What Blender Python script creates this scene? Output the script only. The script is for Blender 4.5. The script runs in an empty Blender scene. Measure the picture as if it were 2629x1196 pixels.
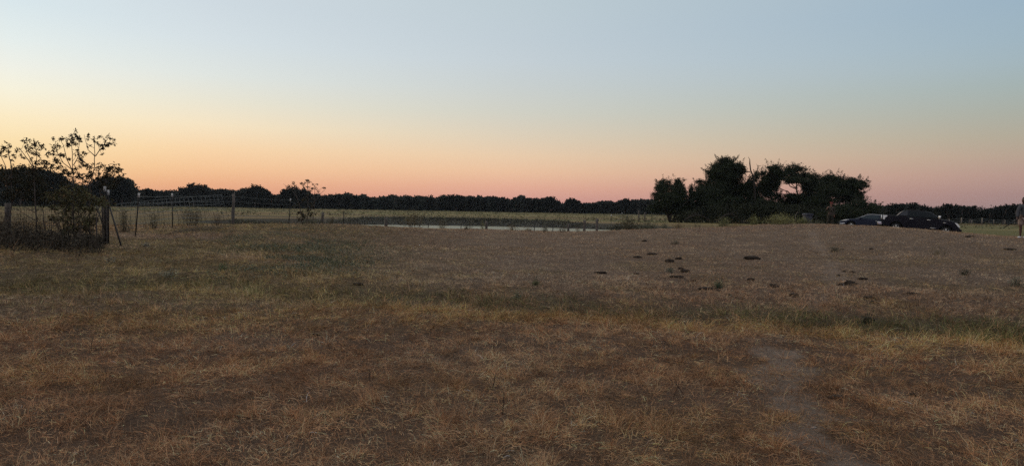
import bpy, bmesh, math
import numpy as np
from mathutils import Matrix, Vector

SC = bpy.context.scene
COL = SC.collection
rad = math.radians

# ------------------------------------------------------------------ camera
F = 1905.0                      # focal length in photo pixels
W0, H0 = 2629.0, 1196.0
EYE = 1.6
cam_d = bpy.data.cameras.new('camera')
cam = bpy.data.objects.new('camera', cam_d)
COL.objects.link(cam)
SC.camera = cam
cam_d.sensor_width = 36.0
cam_d.lens = 36.0 * F / W0
cam_d.clip_start = 0.1
cam_d.clip_end = 6000
RM = Matrix.Rotation(rad(90 - 1.86), 4, 'X') @ Matrix.Rotation(rad(0.98), 4, 'Z')
cam.matrix_world = Matrix.Translation((0, 0, EYE)) @ RM
R3 = np.array(RM.to_3x3())

def ray(px, py):
    d = R3 @ np.array([(px - W0 / 2) / F, -(py - H0 / 2) / F, -1.0])
    return d / d[1]

def at(px, py, Y):
    """point at distance Y ahead seen at photo pixel px, py"""
    return ray(px, py) * Y + np.array([0, 0, EYE])

# ------------------------------------------------------------------ exposure
SC.view_settings.view_transform = 'Standard'
SC.view_settings.look = 'None'
SC.view_settings.exposure = 0.0
SC.view_settings.gamma = 1.0
SC.cycles.max_bounces = 6
SC.cycles.diffuse_bounces = 3
SC.cycles.transparent_max_bounces = 8
SC.cycles.volume_bounces = 0
SC.cycles.use_denoising = False

# ------------------------------------------------------------------ sky (dusk)
def lin(c):
    return tuple(((v / 255) / 12.92 if v / 255 <= 0.04045 else ((v / 255 + 0.055) / 1.055) ** 2.4) for v in c)

world = bpy.data.worlds.new('World')
SC.world = world
world.use_nodes = True
nt = world.node_tree
N, L = nt.nodes, nt.links
bg = N['Background']
def wnode(t, **k):
    n = N.new(t)
    for a, b in k.items():
        setattr(n, a, b)
    return n
tc = wnode('ShaderNodeTexCoord')
sep = wnode('ShaderNodeSeparateXYZ')
L.new(tc.outputs['Generated'], sep.inputs[0])
def wmath(op, a, b=None, c=None):
    n = wnode('ShaderNodeMath', operation=op)
    for i, v in enumerate((a, b, c)):
        if v is None:
            continue
        if isinstance(v, (int, float)):
            n.inputs[i].default_value = v
        else:
            L.new(v, n.inputs[i])
    return n.outputs[0]
el = wmath('ARCSINE', sep.outputs[2])
elc = wmath('MAXIMUM', el, 0.0)
elp = wmath('SQRT', wmath('DIVIDE', elc, math.pi / 2))          # 0..1, finer near the horizon
az = wmath('ARCTAN2', sep.outputs[0], sep.outputs[1])            # 0 ahead, + to the right
SKY = {   # photo column: (row, colour)
    'left': (30, [(0, (212, 229, 235)), (100, (225, 236, 234)), (170, (237, 239, 227)), (230, (246, 240, 214)),
                  (300, (253, 233, 190)), (370, (253, 222, 166)), (430, (252, 206, 146)), (480, (249, 180, 130)), (512, (235, 152, 118))]),
    'quart': (520, [(0, (203, 217, 226)), (100, (210, 223, 229)), (190, (221, 228, 223)), (260, (234, 228, 206)), (320, (248, 227, 190)),
                    (380, (252, 213, 166)), (430, (250, 198, 149)), (470, (245, 178, 133)), (505, (238, 158, 122)), (521, (215, 142, 118))]),
    'mid': (1330, [(0, (186, 204, 213)), (100, (189, 205, 215)), (160, (193, 207, 215)), (220, (198, 207, 207)),
                   (290, (208, 208, 195)), (350, (223, 207, 182)), (400, (236, 204, 170)), (440, (240, 194, 158)),
                   (480, (235, 174, 148)), (512, (224, 157, 141)), (534, (200, 140, 132))]),
    'right': (2595, [(0, (150, 180, 201)), (100, (154, 182, 198)), (160, (158, 182, 192)), (220, (161, 179, 178)),
                     (290, (170, 175, 163)), (350, (180, 171, 151)), (400, (187, 164, 145)), (450, (186, 152, 140)),
                     (500, (172, 138, 133)), (556, (150, 124, 124))]),
}
def elpos(px, py):
    d = ray(px, py)
    e = math.atan2(d[2], math.hypot(d[0], d[1]))
    return math.sqrt(max(e, 0) / (math.pi / 2))
def ramp(stops):
    r = wnode('ShaderNodeValToRGB')
    L.new(elp, r.inputs[0])
    e = r.color_ramp.elements
    stops = sorted(stops)
    while len(e) < len(stops):
        e.new(0.5)
    for i, (p, c) in enumerate(stops):
        e[i].position = p
        e[i].color = lin(c) + (1,)
    return r.outputs[0]
def column(k, zen):
    x, s = SKY[k]
    st = []
    for y, c in s:
        c = np.array(c, float); g_ = c @ np.array([.3, .59, .11]); k_ = .09 + .12 * min(1, max(0, (400 - y) / 200))
        st.append((elpos(x, y), tuple(np.minimum(255, (c * (1 - k_) + g_ * k_) * (1 + .07 * k_)))))
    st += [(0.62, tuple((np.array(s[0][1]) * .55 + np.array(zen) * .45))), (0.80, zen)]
    return st
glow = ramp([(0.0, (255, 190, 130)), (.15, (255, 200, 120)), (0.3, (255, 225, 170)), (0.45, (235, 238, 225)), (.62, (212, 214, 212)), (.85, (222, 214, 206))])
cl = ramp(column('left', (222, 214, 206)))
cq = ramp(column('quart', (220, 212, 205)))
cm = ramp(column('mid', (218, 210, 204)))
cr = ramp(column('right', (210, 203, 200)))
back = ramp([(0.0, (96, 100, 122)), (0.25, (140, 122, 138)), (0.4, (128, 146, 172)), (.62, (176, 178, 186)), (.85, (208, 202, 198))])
def wmix(fac, a, b):
    m = wnode('ShaderNodeMix', data_type='RGBA')
    L.new(fac, m.inputs[0]); L.new(a, m.inputs[6]); L.new(b, m.inputs[7])
    return m.outputs[2]
def rng(v, a, b):
    m = wnode('ShaderNodeMapRange', interpolation_type='LINEAR')
    L.new(v, m.inputs[0]); m.inputs[1].default_value = a; m.inputs[2].default_value = b
    return m.outputs[0]
a_left = math.atan((30 - W0 / 2) / F); a_right = math.atan((2595 - W0 / 2) / F)
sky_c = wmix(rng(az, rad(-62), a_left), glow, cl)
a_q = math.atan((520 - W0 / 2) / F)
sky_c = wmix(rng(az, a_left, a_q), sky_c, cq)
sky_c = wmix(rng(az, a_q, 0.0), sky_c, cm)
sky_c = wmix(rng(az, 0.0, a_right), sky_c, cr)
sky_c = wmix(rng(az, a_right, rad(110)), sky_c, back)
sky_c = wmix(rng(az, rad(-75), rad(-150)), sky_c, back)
nish = wnode('ShaderNodeTexSky')
nish.sky_type = 'NISHITA'; nish.sun_disc = False
nish.sun_elevation = rad(-2.0); nish.sun_rotation = rad(-62)
nish.dust_density = 1.5
nv = wnode('ShaderNodeVectorMath', operation='SCALE')
L.new(nish.outputs[0], nv.inputs[0]); nv.inputs[3].default_value = 2.0
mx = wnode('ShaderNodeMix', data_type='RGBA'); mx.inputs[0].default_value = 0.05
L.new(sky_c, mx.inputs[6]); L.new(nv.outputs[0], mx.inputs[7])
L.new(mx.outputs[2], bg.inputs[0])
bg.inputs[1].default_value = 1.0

sun_d = bpy.data.lights.new('sun', 'SUN')
sun_d.energy = 0.10; sun_d.angle = rad(14); sun_d.color = (1, .72, .5)
sun = bpy.data.objects.new('sun', sun_d); COL.objects.link(sun)
sdir = Vector((math.sin(rad(-62)) * math.cos(rad(4)), math.cos(rad(-62)) * math.cos(rad(4)), math.sin(rad(4))))
sun.rotation_euler = sdir.to_track_quat('Z', 'Y').to_euler()
sun.location = (-30, 20, 30)

# ------------------------------------------------------------------ noise and terrain
def _h(i, j, s):
    n = (i * 374761393 + j * 668265263 + s * 2147483647) & 0xffffffff
    n = ((n ^ (n >> 13)) * 1274126177) & 0xffffffff
    return ((n ^ (n >> 16)) & 0xffff) / 65535.0
def vnoise(x, y, s=0):
    x = np.asarray(x, float); y = np.asarray(y, float)
    i = np.floor(x).astype(np.int64); j = np.floor(y).astype(np.int64)
    u = x - i; v = y - j
    u = u * u * (3 - 2 * u); v = v * v * (3 - 2 * v)
    a = _h(i, j, s); b = _h(i + 1, j, s); c = _h(i, j + 1, s); d = _h(i + 1, j + 1, s)
    return (a * (1 - u) + b * u) * (1 - v) + (c * (1 - u) + d * u) * v
def fbm(x, y, s=0, o=4):
    t = 0; a = .5; n = 0
    for k in range(o):
        t = t + a * vnoise(np.asarray(x) * 2 ** k + 17.3 * k, np.asarray(y) * 2 ** k - 9.1 * k, s + k); n += a; a *= .5
    return t / n
def smooth(t):
    t = np.clip(t, 0, 1)
    return t * t * (3 - 2 * t)

CREST = [(-600, 560), (0, 562), (300, 575), (600, 575.5), (700, 575.5), (800, 575), (900, 577.5), (1000, 583), (1100, 586), (1200, 588), (1300, 590.5),
         (1400, 594.5), (1500, 596), (1600, 592), (1700, 588), (1800, 586), (1900, 582), (2000, 577), (2100, 574), (2200, 575),
         (2300, 582), (2400, 590), (2460, 595), (2550, 604), (2629, 610), (3200, 625)]
_cx = []; _cz = []
for p_, q_ in CREST:
    w_ = at(p_, q_, 40.0)
    _cx.append(w_[0]); _cz.append(w_[2] - (.04 if p_ < 850 else .085 if p_ < 1650 else .055))
_cx = np.array(_cx); _cz = np.array(_cz)
POND_Z = -0.72
def pond_d(X, Y):
    """about 0 at the shore, negative inside the pond"""
    cx, cy, rx, ry = -6.5, 76.0, 19.5, 19.5
    w = fbm(X * .12, Y * .12, 31, 3) - .5
    return (((X - cx) / rx) ** 2 + (np.abs(Y - cy) / ry) ** 2.6) - 1 + w * .25
def height(X, Y):
    X = np.asarray(X, float); Y = np.asarray(Y, float)
    hc = np.interp(X, _cx, _cz)
    Yc = 40 - 4 * smooth((-X - 8) / 15)
    up = smooth((Y - 8) / (Yc - 8)) * .55 + np.clip((Y - 8) / (Yc - 8), 0, 1) * .45
    right = smooth((X - 12) / 8)
    dn = smooth((Y - (Yc + 1)) / (14 * (1 - right) + 38 * right))
    z = hc * up * (1 - dn)
    z = z + (fbm(X * .05, Y * .05, 5, 3) - .5) * .35 * smooth((Y - 70) / 60)
    z = z - .075 * np.clip(X - 31.5, -2.5, 7) * smooth((X - 24) / 5) * smooth((Y - 47) / 7) * (1 - smooth((Y - 72) / 14))
    pd = pond_d(X, Y)
    basin = 1 - smooth(pd / .42)
    z = z * (1 - basin) + (-1.25) * basin
    # swale crossing the foreground
    s = swale_d(X, Y)
    z = z - .13 * np.exp(-(s / 1.3) ** 2)
    near = 1 - smooth((Y - 40) / 30)
    z = z + near * ((fbm(X * .45, Y * .45, 3, 3) - .5) * .10 + (fbm(X * 1.8, Y * 1.8, 8, 3) - .5) * .06 * smooth((Y - 3) / 6))
    z = z + (1 - smooth((np.abs(Y - 42)) / 8)) * (fbm(X * .9, Y * .6, 12, 3) - .5) * .07
    return z
_sw = None
def swale_d(X, Y):
    if _sw is None:
        return np.full(np.shape(X), 99.0)
    return Y - np.interp(X, _sw[:, 0], _sw[:, 1])
def ground_at(px, py):
    d = ray(px, py)
    t = np.geomspace(3, 62, 900)
    z = EYE + d[2] * t
    h = height(d[0] * t, t)
    k = np.argmax(z < h) if (z < h).any() else len(t) - 1
    return np.array([d[0] * t[k], t[k], float(h[k])])
SWPX = [(-300, 720), (200, 735), (450, 722), (800, 755), (1100, 765), (1400, 785), (1700, 805), (1950, 815), (2250, 835), (2629, 855), (3000, 880)]
_t = np.array([ground_at(a, b)[:2] for a, b in SWPX])
_sw = _t[np.argsort(_t[:, 0])]
def G(X, Y):
    return float(height(np.array([X]), np.array([Y]))[0])
PATH = np.array([ground_at(a, b)[:2] for a, b in [(2150, 1190), (2085, 1100), (2040, 1010), (2000, 940), (1965, 885), (1990, 840), (2080, 790), (2130, 740), (2140, 700), (2125, 660), (2095, 620), (2085, 596)]])
def path_d(X, Y):
    best = np.full(np.shape(X), 1e9)
    for a, b in zip(PATH[:-1], PATH[1:]):
        ab = b - a
        t = np.clip(((X - a[0]) * ab[0] + (Y - a[1]) * ab[1]) / (ab @ ab), 0, 1)
        best = np.minimum(best, np.hypot(X - a[0] - ab[0] * t, Y - a[1] - ab[1] * t))
    return best
def zones(X, Y):
    """weights of what grows where: red, tan, grey, olive, green, yellow"""
    r = np.hypot(X, Y)
    n1 = fbm(X * .35, Y * .35, 41, 4); n2 = fbm(X * .9, Y * .9, 55, 4); n3 = fbm(X * .18, Y * .18, 77, 3)
    s = swale_d(X, Y) + (n2 - .5) * 2.0
    left = smooth((.8 - X / np.maximum(Y, 1) * 3 - 1.0) * 1.0 + .2)         # 1 on the left
    inner = 1 - smooth((Y - 11) / 4)
    green = np.exp(-((s - .4) / .8) ** 2) * smooth((n1 - .34) * 5) * .8 * (1 + 1.6 * smooth((X - 2) / 4))
    yellow = np.exp(-((s + .9) / .55) ** 2) * .75 * smooth((n1 - .3) * 5) + .12 * smooth((n2 - .6) * 6) + .35 * left * smooth((Y - 8.5) / 4) * smooth((n1 - .5) * 6)
    olive = left * smooth((Y - 8) / 6) * 1.5 * smooth((n3 - .25) * 5) + .55 * smooth((n2 - .5) * 6) * smooth((Y - 8) / 4) * (1 - smooth((Y - 20) / 6)) + .12 * smooth((n2 - .5) * 6)
    red = inner * (.40 + .45 * smooth((n1 - .42) * 6)) + (1 - inner) * .5 * smooth((n3 - .5) * 6)
    mound = smooth((Y - 13) / 5) * (1 - left)
    grey = .35 + mound * .9 + .5 * smooth((.5 - n2) * 6)
    tan = .5 + .5 * smooth((n2 - .45) * 5)
    w = np.stack([red, tan, grey, olive, green * 1.6, yellow * 1.3], -1)
    return w / w.sum(-1, keepdims=True), mound, left, s
PAL = np.array([(.25, .148, .090), (.30, .215, .135), (.25, .215, .165), (.175, .172, .080), (.085, .115, .045), (.34, .255, .10)])
SOIL = np.array([(.085, .053, .038), (.11, .078, .055), (.115, .093, .075), (.07, .062, .036), (.04, .046, .024), (.12, .088, .042)])
def bare(X, Y):
    d = path_d(X, Y) + (fbm(X * 2.1, Y * 2.1, 90, 4) - .5) * .75
    wd = np.where(Y < 9, .19, np.where(Y < 19, .12, .16))
    p = (1 - smooth((d - wd * .5) / (wd * 1.2))) * np.where(Y < 9, .72, np.where(Y < 17, .25, .33))
    return p

# ------------------------------------------------------------------ materials
def mat(name, col=(.5, .5, .5), rough=.8, attr=False, metal=0.0, noise=None, bump=None, spec=.3, vary=.0):
    m = bpy.data.materials.new(name); m.use_nodes = True
    n, l = m.node_tree.nodes, m.node_tree.links
    b = n['Principled BSDF']
    b.inputs['Roughness'].default_value = rough
    b.inputs['Metallic'].default_value = metal
    b.inputs['Specular IOR Level'].default_value = spec
    src = None
    if attr:
        a = n.new('ShaderNodeAttribute'); a.attribute_name = 'col'; src = a.outputs['Color']
    co = n.new('ShaderNodeTexCoord')
    if noise:      # (scale, other colour, amount)
        t = n.new('ShaderNodeTexNoise'); t.inputs['Scale'].default_value = noise[0]; t.inputs['Detail'].default_value = 6
        l.new(co.outputs['Object'], t.inputs['Vector'])
        r = n.new('ShaderNodeMapRange'); r.inputs[1].default_value = .35; r.inputs[2].default_value = .68; r.inputs[4].default_value = noise[2]
        l.new(t.outputs[0], r.inputs[0])
        x = n.new('ShaderNodeMix'); x.data_type = 'RGBA'
        l.new(r.outputs[0], x.inputs[0])
        if src: l.new(src, x.inputs[6])
        else: x.inputs[6].default_value = tuple(col) + (1,)
        x.inputs[7].default_value = tuple(noise[1]) + (1,)
        src = x.outputs[2]
    if src: l.new(src, b.inputs['Base Color'])
    else: b.inputs['Base Color'].default_value = tuple(col) + (1,)
    if bump:       # (scale, strength, distance)
        t = n.new('ShaderNodeTexNoise'); t.inputs['Scale'].default_value = bump[0]; t.inputs['Detail'].default_value = 8
        l.new(co.outputs['Object'], t.inputs['Vector'])
        u = n.new('ShaderNodeBump'); u.inputs['Strength'].default_value = bump[1]; u.inputs['Distance'].default_value = bump[2]
        l.new(t.outputs[0], u.inputs['Height']); l.new(u.outputs[0], b.inputs['Normal'])
    return m

M = {}
M['leaf'] = mat('foliage', attr=True, rough=.75, spec=.2)
M['bark'] = mat('bark', (.075, .06, .05), .9, noise=(6, (.13, .11, .095), .8), bump=(12, .7, .02))
M['palebark'] = mat('pale_bark', (.2, .17, .14), .9, noise=(8, (.3, .27, .23), .8))
M['grass'] = mat('grass', attr=True, rough=.85, spec=.15)
M['wood'] = mat('weathered_wood', (.09, .08, .07), .9, noise=(9, (.17, .15, .13), .9), bump=(20, .8, .01))
M['steel'] = mat('dark_steel', (.03, .035, .035), .6, noise=(15, (.07, .05, .04), .7), metal=.3)
M['cap'] = mat('white_post_paint', (.62, .62, .6), .6, noise=(20, (.35, .34, .32), .6))
M['wire'] = mat('galvanised_wire', (.22, .25, .25), .5, metal=.5)
M['dark_wire'] = mat('rusty_wire', (.05, .045, .04), .7, metal=.3)
M['dung'] = mat('dung', (.028, .020, .014), .9, noise=(30, (.05, .036, .026), .8), bump=(40, .8, .02))
M['darkbark'] = mat('dark_bark', (.028, .024, .02), .95, noise=(6, (.045, .038, .032), .8))
M['soil'] = mat('bare_soil', (.15, .125, .105), .95)

# ------------------------------------------------------------------ mesh helpers
def mesh_np(name, V, quads=None, tris=None, cols=None, smooth_=False):
    V = np.asarray(V, np.float32)
    me = bpy.data.meshes.new(name)
    quads = np.zeros((0, 4), np.int32) if quads is None else np.asarray(quads, np.int32)
    tris = np.zeros((0, 3), np.int32) if tris is None else np.asarray(tris, np.int32)
    me.vertices.add(len(V)); me.vertices.foreach_set('co', V.ravel())
    nl = quads.size + tris.size
    me.loops.add(nl)
    me.loops.foreach_set('vertex_index', np.concatenate([quads.ravel(), tris.ravel()]).astype(np.int32))
    nq, ntt = len(quads), len(tris)
    me.polygons.add(nq + ntt)
    st = np.concatenate([np.arange(nq) * 4, nq * 4 + np.arange(ntt) * 3]).astype(np.int32)
    me.polygons.foreach_set('loop_start', st)
    try:
        me.polygons.foreach_set('loop_total', np.concatenate([np.full(nq, 4), np.full(ntt, 3)]).astype(np.int32))
    except Exception:
        pass
    if smooth_:
        me.polygons.foreach_set('use_smooth', np.ones(nq + ntt, bool))
    me.update(calc_edges=True)
    if cols is not None:
        a = me.color_attributes.new('col', 'FLOAT_COLOR', 'POINT')
        c = np.ones((len(V), 4), np.float32); c[:, :3] = cols
        a.data.foreach_set('color', c.ravel())
    return me

def tag(o, label=None, cat=None, group=None, kind=None):
    if label: o['label'] = label
    if cat: o['category'] = cat
    if group: o['group'] = group
    if kind: o['kind'] = kind
    return o
def obj(name, me, m=None, parent=None, loc=None):
    o = bpy.data.objects.new(name, me); COL.objects.link(o)
    if m is not None:
        me.materials.clear(); me.materials.append(m)
    if parent is not None: o.parent = parent
    if loc is not None: o.location = loc
    return o
def thing(name, label, cat, loc=(0, 0, 0), rot=(0, 0, 0), group=None):
    o = bpy.data.objects.new(name, None); COL.objects.link(o)
    o.empty_display_size = .2
    o.location = tuple(float(v) for v in loc); o.rotation_euler = rot
    return tag(o, label, cat, group)

class MB:
    """collects shapes into one mesh"""
    def __init__(s): s.V = []; s.Q = []; s.T = []; s.C = []; s.n = 0
    def add(s, V, Q=None, T=None, c=None):
        V = np.asarray(V, float).reshape(-1, 3)
        if Q is not None and len(Q): s.Q.append(np.asarray(Q) + s.n)
        if T is not None and len(T): s.T.append(np.asarray(T) + s.n)
        s.V.append(V); s.n += len(V)
        s.C.append(np.broadcast_to(np.asarray((.5, .5, .5) if c is None else c, float), (len(V), 3)))
        return s
    def tube(s, P, r, k=6, c=None, cap=True):
        P = np.asarray(P, float); r = np.broadcast_to(np.asarray(r, float), (len(P),))
        T = np.gradient(P, axis=0); T /= np.linalg.norm(T, axis=1, keepdims=True) + 1e-9
        up = np.array([0, 0, 1.0]) if abs(T[:, 2]).mean() < .8 else np.array([1.0, 0, 0])
        A = np.cross(T, up); A /= np.linalg.norm(A, axis=1, keepdims=True) + 1e-9
        B = np.cross(A, T)
        an = np.arange(k) / k * 2 * np.pi
        V = P[:, None] + r[:, None, None] * (np.cos(an)[None, :, None] * A[:, None] + np.sin(an)[None, :, None] * B[:, None])
        n = len(P); Q = []
        for i in range(n - 1):
            for j in range(k):
                Q.append((i * k + j, i * k + (j + 1) % k, (i + 1) * k + (j + 1) % k, (i + 1) * k + j))
        V = V.reshape(-1, 3); T3 = []
        if cap:
            V = np.vstack([V, P[0], P[-1]])
            for j in range(k):
                T3.append((n * k, (j + 1) % k, j)); T3.append((n * k + 1, (n - 1) * k + j, (n - 1) * k + (j + 1) % k))
        return s.add(V, Q, T3, c)
    def box(s, c0, c1, c=None, tf=None):
        x0, y0, z0 = c0; x1, y1, z1 = c1
        V = np.array([(x0, y0, z0), (x1, y0, z0), (x1, y1, z0), (x0, y1, z0), (x0, y0, z1), (x1, y0, z1), (x1, y1, z1), (x0, y1, z1)], float)
        if tf is not None: V = tf(V)
        return s.add(V, [(0, 3, 2, 1), (4, 5, 6, 7), (0, 1, 5, 4), (1, 2, 6, 5), (2, 3, 7, 6), (3, 0, 4, 7)], None, c)
    def mesh(s, name, col=False, smooth_=False):
        V = np.vstack(s.V); Q = np.vstack(s.Q) if s.Q else None; T = np.vstack(s.T) if s.T else None
        return mesh_np(name, V, Q, T, np.vstack(s.C) if col else None, smooth_)
    def build(s, name, m, parent=None, loc=None, col=False, smooth_=False):
        return obj(name, s.mesh(name, col, smooth_), m, parent, loc)

def unit(rs, n):
    v = rs.normal(size=(n, 3)); return v / np.linalg.norm(v, axis=1, keepdims=True)
def leaves(mb, P, rs, ln, wd, cols, droop=.0):
    """one kite-shaped face per leaf at every point of P"""
    n = len(P)
    d = unit(rs, n); d[:, 2] -= droop; d /= np.linalg.norm(d, axis=1, keepdims=True)
    s = np.cross(d, unit(rs, n)); s /= np.linalg.norm(s, axis=1, keepdims=True) + 1e-9
    l = ln * rs.uniform(.6, 1.3, n)[:, None]; w = wd * rs.uniform(.6, 1.3, n)[:, None]
    V = np.stack([P, P + d * l * .45 + s * w * .5, P + d * l, P + d * l * .45 - s * w * .5], 1).reshape(-1, 3)
    Q = np.arange(4 * n).reshape(n, 4)
    mb.add(V, Q, None, np.repeat(cols, 4, axis=0))
def leafcols(rs, n, base, var=.35, alt=None, p=.2):
    c = np.asarray(base, float)[None] * (1 + rs.uniform(-var, var, (n, 1)))
    if alt is not None:
        k = rs.random(n) < p
        c[k] = np.asarray(alt)[None] * (1 + rs.uniform(-var, var, (k.sum(), 1)))
    return c
def blob_points(rs, c, r, n, clump=.28, per=45):
    """points of a leafy blob: clumps spread through an ellipsoid, denser to its shell"""
    k = max(3, n // per)
    u = unit(rs, k) * (rs.random(k) ** .42)[:, None]
    cc = np.asarray(c) + u * np.asarray(r)
    i = rs.integers(0, k, n)
    return cc[i] + rs.normal(size=(n, 3)) * np.asarray(r) * clump * rs.uniform(.5, 1.2, k)[i][:, None], cc
def wiggle(rs, a, b, n=6, amp=.08):
    a = np.asarray(a, float); b = np.asarray(b, float)
    t = np.linspace(0, 1, n)[:, None]
    ln = np.linalg.norm(b - a)
    o = rs.normal(size=(n, 3)) * amp * ln; o[0] = 0; o[-1] = 0
    return a + (b - a) * t + o * .5

# ------------------------------------------------------------------ ground
def build_ground():
    an = np.concatenate([np.arange(-50, 50, .25), np.arange(50, 310, 5.0)])
    r = np.concatenate([[.4, 1.0, 1.6, 2.2], np.geomspace(2.8, 62, 330), np.geomspace(63, 400, 190), np.geomspace(410, 1400, 16)])
    A, Rr = np.meshgrid(np.radians(an), r)
    X = np.sin(A) * Rr; Y = np.cos(A) * Rr
    Z = height(X, Y)
    V = np.stack([X, Y, Z], -1).reshape(-1, 3)
    na, nr = len(an), len(r)
    i = np.arange(nr - 1)[:, None]; j = np.arange(na)[None]
    jn = (j + 1) % na
    Q = np.stack([i * na + j, (i + 1) * na + j, (i + 1) * na + jn, i * na + jn], -1).reshape(-1, 4)
    Q = Q[:, ::-1]
    w, mound, left, s = zones(X, Y)
    C = w @ SOIL
    C = C * (.75 + .5 * fbm(X * 1.7, Y * 1.7, 21, 4))[..., None]
    b = bare(X, Y)[..., None]
    C = C * (1 - b) + np.array([.20, .172, .15]) * b
    C = C * np.array([1.36, 1.25, 1.16]) * (1 + .15 * mound)[..., None]
    # field beyond
    f = smooth((Y - 46) / 20)[..., None]
    st = fbm(X * .015, Y * .07, 61, 4)
    fc = np.array([.20, .165, .075])[None, None] * (.75 + .5 * st)[..., None]
    g = smooth((fbm(X * .02 + 5, Y * .05, 66, 3) - .45) * 6)[..., None]
    fc = fc * (1 - g * .6) + np.array([.12, .125, .05]) * g * .6
    br = smooth((fbm(X * .012, Y * .035, 69, 3) - .52) * 7)[..., None]
    fc = fc * (1 - br * .5) + np.array([.20, .125, .075]) * br * .5
    C = C * (1 - f) + fc * f
    pd = pond_d(X, Y)
    bank = (1 - smooth((pd - .34) / .18))[..., None] * smooth((Y - 52) / 8)[..., None]
    lb = (np.exp(-((Y - 100 - (fbm(X * .2, X * 0, 91, 2) - .5) * 3) / 3.2) ** 2) * smooth((-15 - X) / 6) * smooth((X + 52) / 8))[..., None]
    bank = np.maximum(bank, lb * .85)
    bc = np.array([.06, .055, .042]) * (.6 + .9 * fbm(X * .35, Y * .35, 71, 4))[..., None]
    C = C * (1 - bank) + bc * bank
    # pale dry strip on the crest by the fence
    gx = X + 26; pale = np.exp(-((X + 22) / 4.5) ** 2 - ((Y - 42.5) / 1.0) ** 2)[..., None] * .8
    C = C * (1 - pale) + np.array([.34, .31, .26]) * pale
    me = mesh_np('ground', V, Q, None, C.reshape(-1, 3), True)
    m = mat('ground', attr=True, rough=.95, spec=.1)
    n, l = m.node_tree.nodes, m.node_tree.links
    b_ = n['Principled BSDF']; at_ = [x for x in n if x.type == 'ATTRIBUTE'][0]
    co = n.new('ShaderNodeTexCoord')
    def nz(scale, det, rot=0, stretch=1, seed=0):
        mp = n.new('ShaderNodeMapping'); mp.inputs['Rotation'].default_value = (0, 0, rot); mp.inputs['Scale'].default_value = (1, stretch, 1); mp.inputs['Location'].default_value = (seed, seed, 0)
        l.new(co.outputs['Object'], mp.inputs[0])
        t = n.new('ShaderNodeTexNoise'); t.inputs['Scale'].default_value = scale; t.inputs['Detail'].default_value = det; t.inputs['Roughness'].default_value = .7
        l.new(mp.outputs[0], t.inputs['Vector']); return t.outputs[0]
    def mr(v, a, b, c, d):
        r_ = n.new('ShaderNodeMapRange'); l.new(v, r_.inputs[0])
        for k, q in zip((1, 2, 3, 4), (a, b, c, d)): r_.inputs[k].default_value = q
        return r_.outputs[0]
    v1 = nz(6, 8); v2 = nz(28, 6, .6, 3, 3); v3 = nz(28, 6, -.7, 3, 7)
    ma = n.new('ShaderNodeMath'); ma.operation = 'MULTIPLY'; l.new(mr(v1, .3, .7, .6, 1.45), ma.inputs[0]); l.new(mr(v2, .35, .65, .7, 1.35), ma.inputs[1])
    mb_ = n.new('ShaderNodeMath'); mb_.operation = 'MULTIPLY'; l.new(ma.outputs[0], mb_.inputs[0]); l.new(mr(v3, .35, .65, .75, 1.3), mb_.inputs[1])
    sc = n.new('ShaderNodeVectorMath'); sc.operation = 'SCALE'; l.new(at_.outputs['Color'], sc.inputs[0]); l.new(mb_.outputs[0], sc.inputs[3])
    l.new(sc.outputs[0], b_.inputs['Base Color'])
    bu = n.new('ShaderNodeBump'); bu.inputs['Strength'].default_value = .8; bu.inputs['Distance'].default_value = .03
    l.new(mb_.outputs[0], bu.inputs['Height']); l.new(bu.outputs[0], b_.inputs['Normal'])
    g = obj('ground', me, m)
    tag(g, 'dry pasture ground rising to a low bare mound', kind='structure')
    g['kind'] = 'structure'
build_ground()

# pond
def build_pond():
    k = 90; a = np.arange(k) / k * 2 * np.pi
    V = [(-5.5, 76, POND_Z)] + [(-5.5 + 24 * math.cos(t), 76 + 25 * math.sin(t), POND_Z) for t in a]
    T = [(0, 1 + i, 1 + (i + 1) % k) for i in range(k)]
    m = mat('pond_water', (.30, .29, .20), .6, spec=.25, noise=(.35, (.23, .235, .165), .8), bump=(1.2, .05, .01))
    o = obj('pond', mesh_np('pond', V, None, T), m)
    tag(o, 'still pale pond behind the mound with thin mist', kind='structure')
build_pond()

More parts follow.
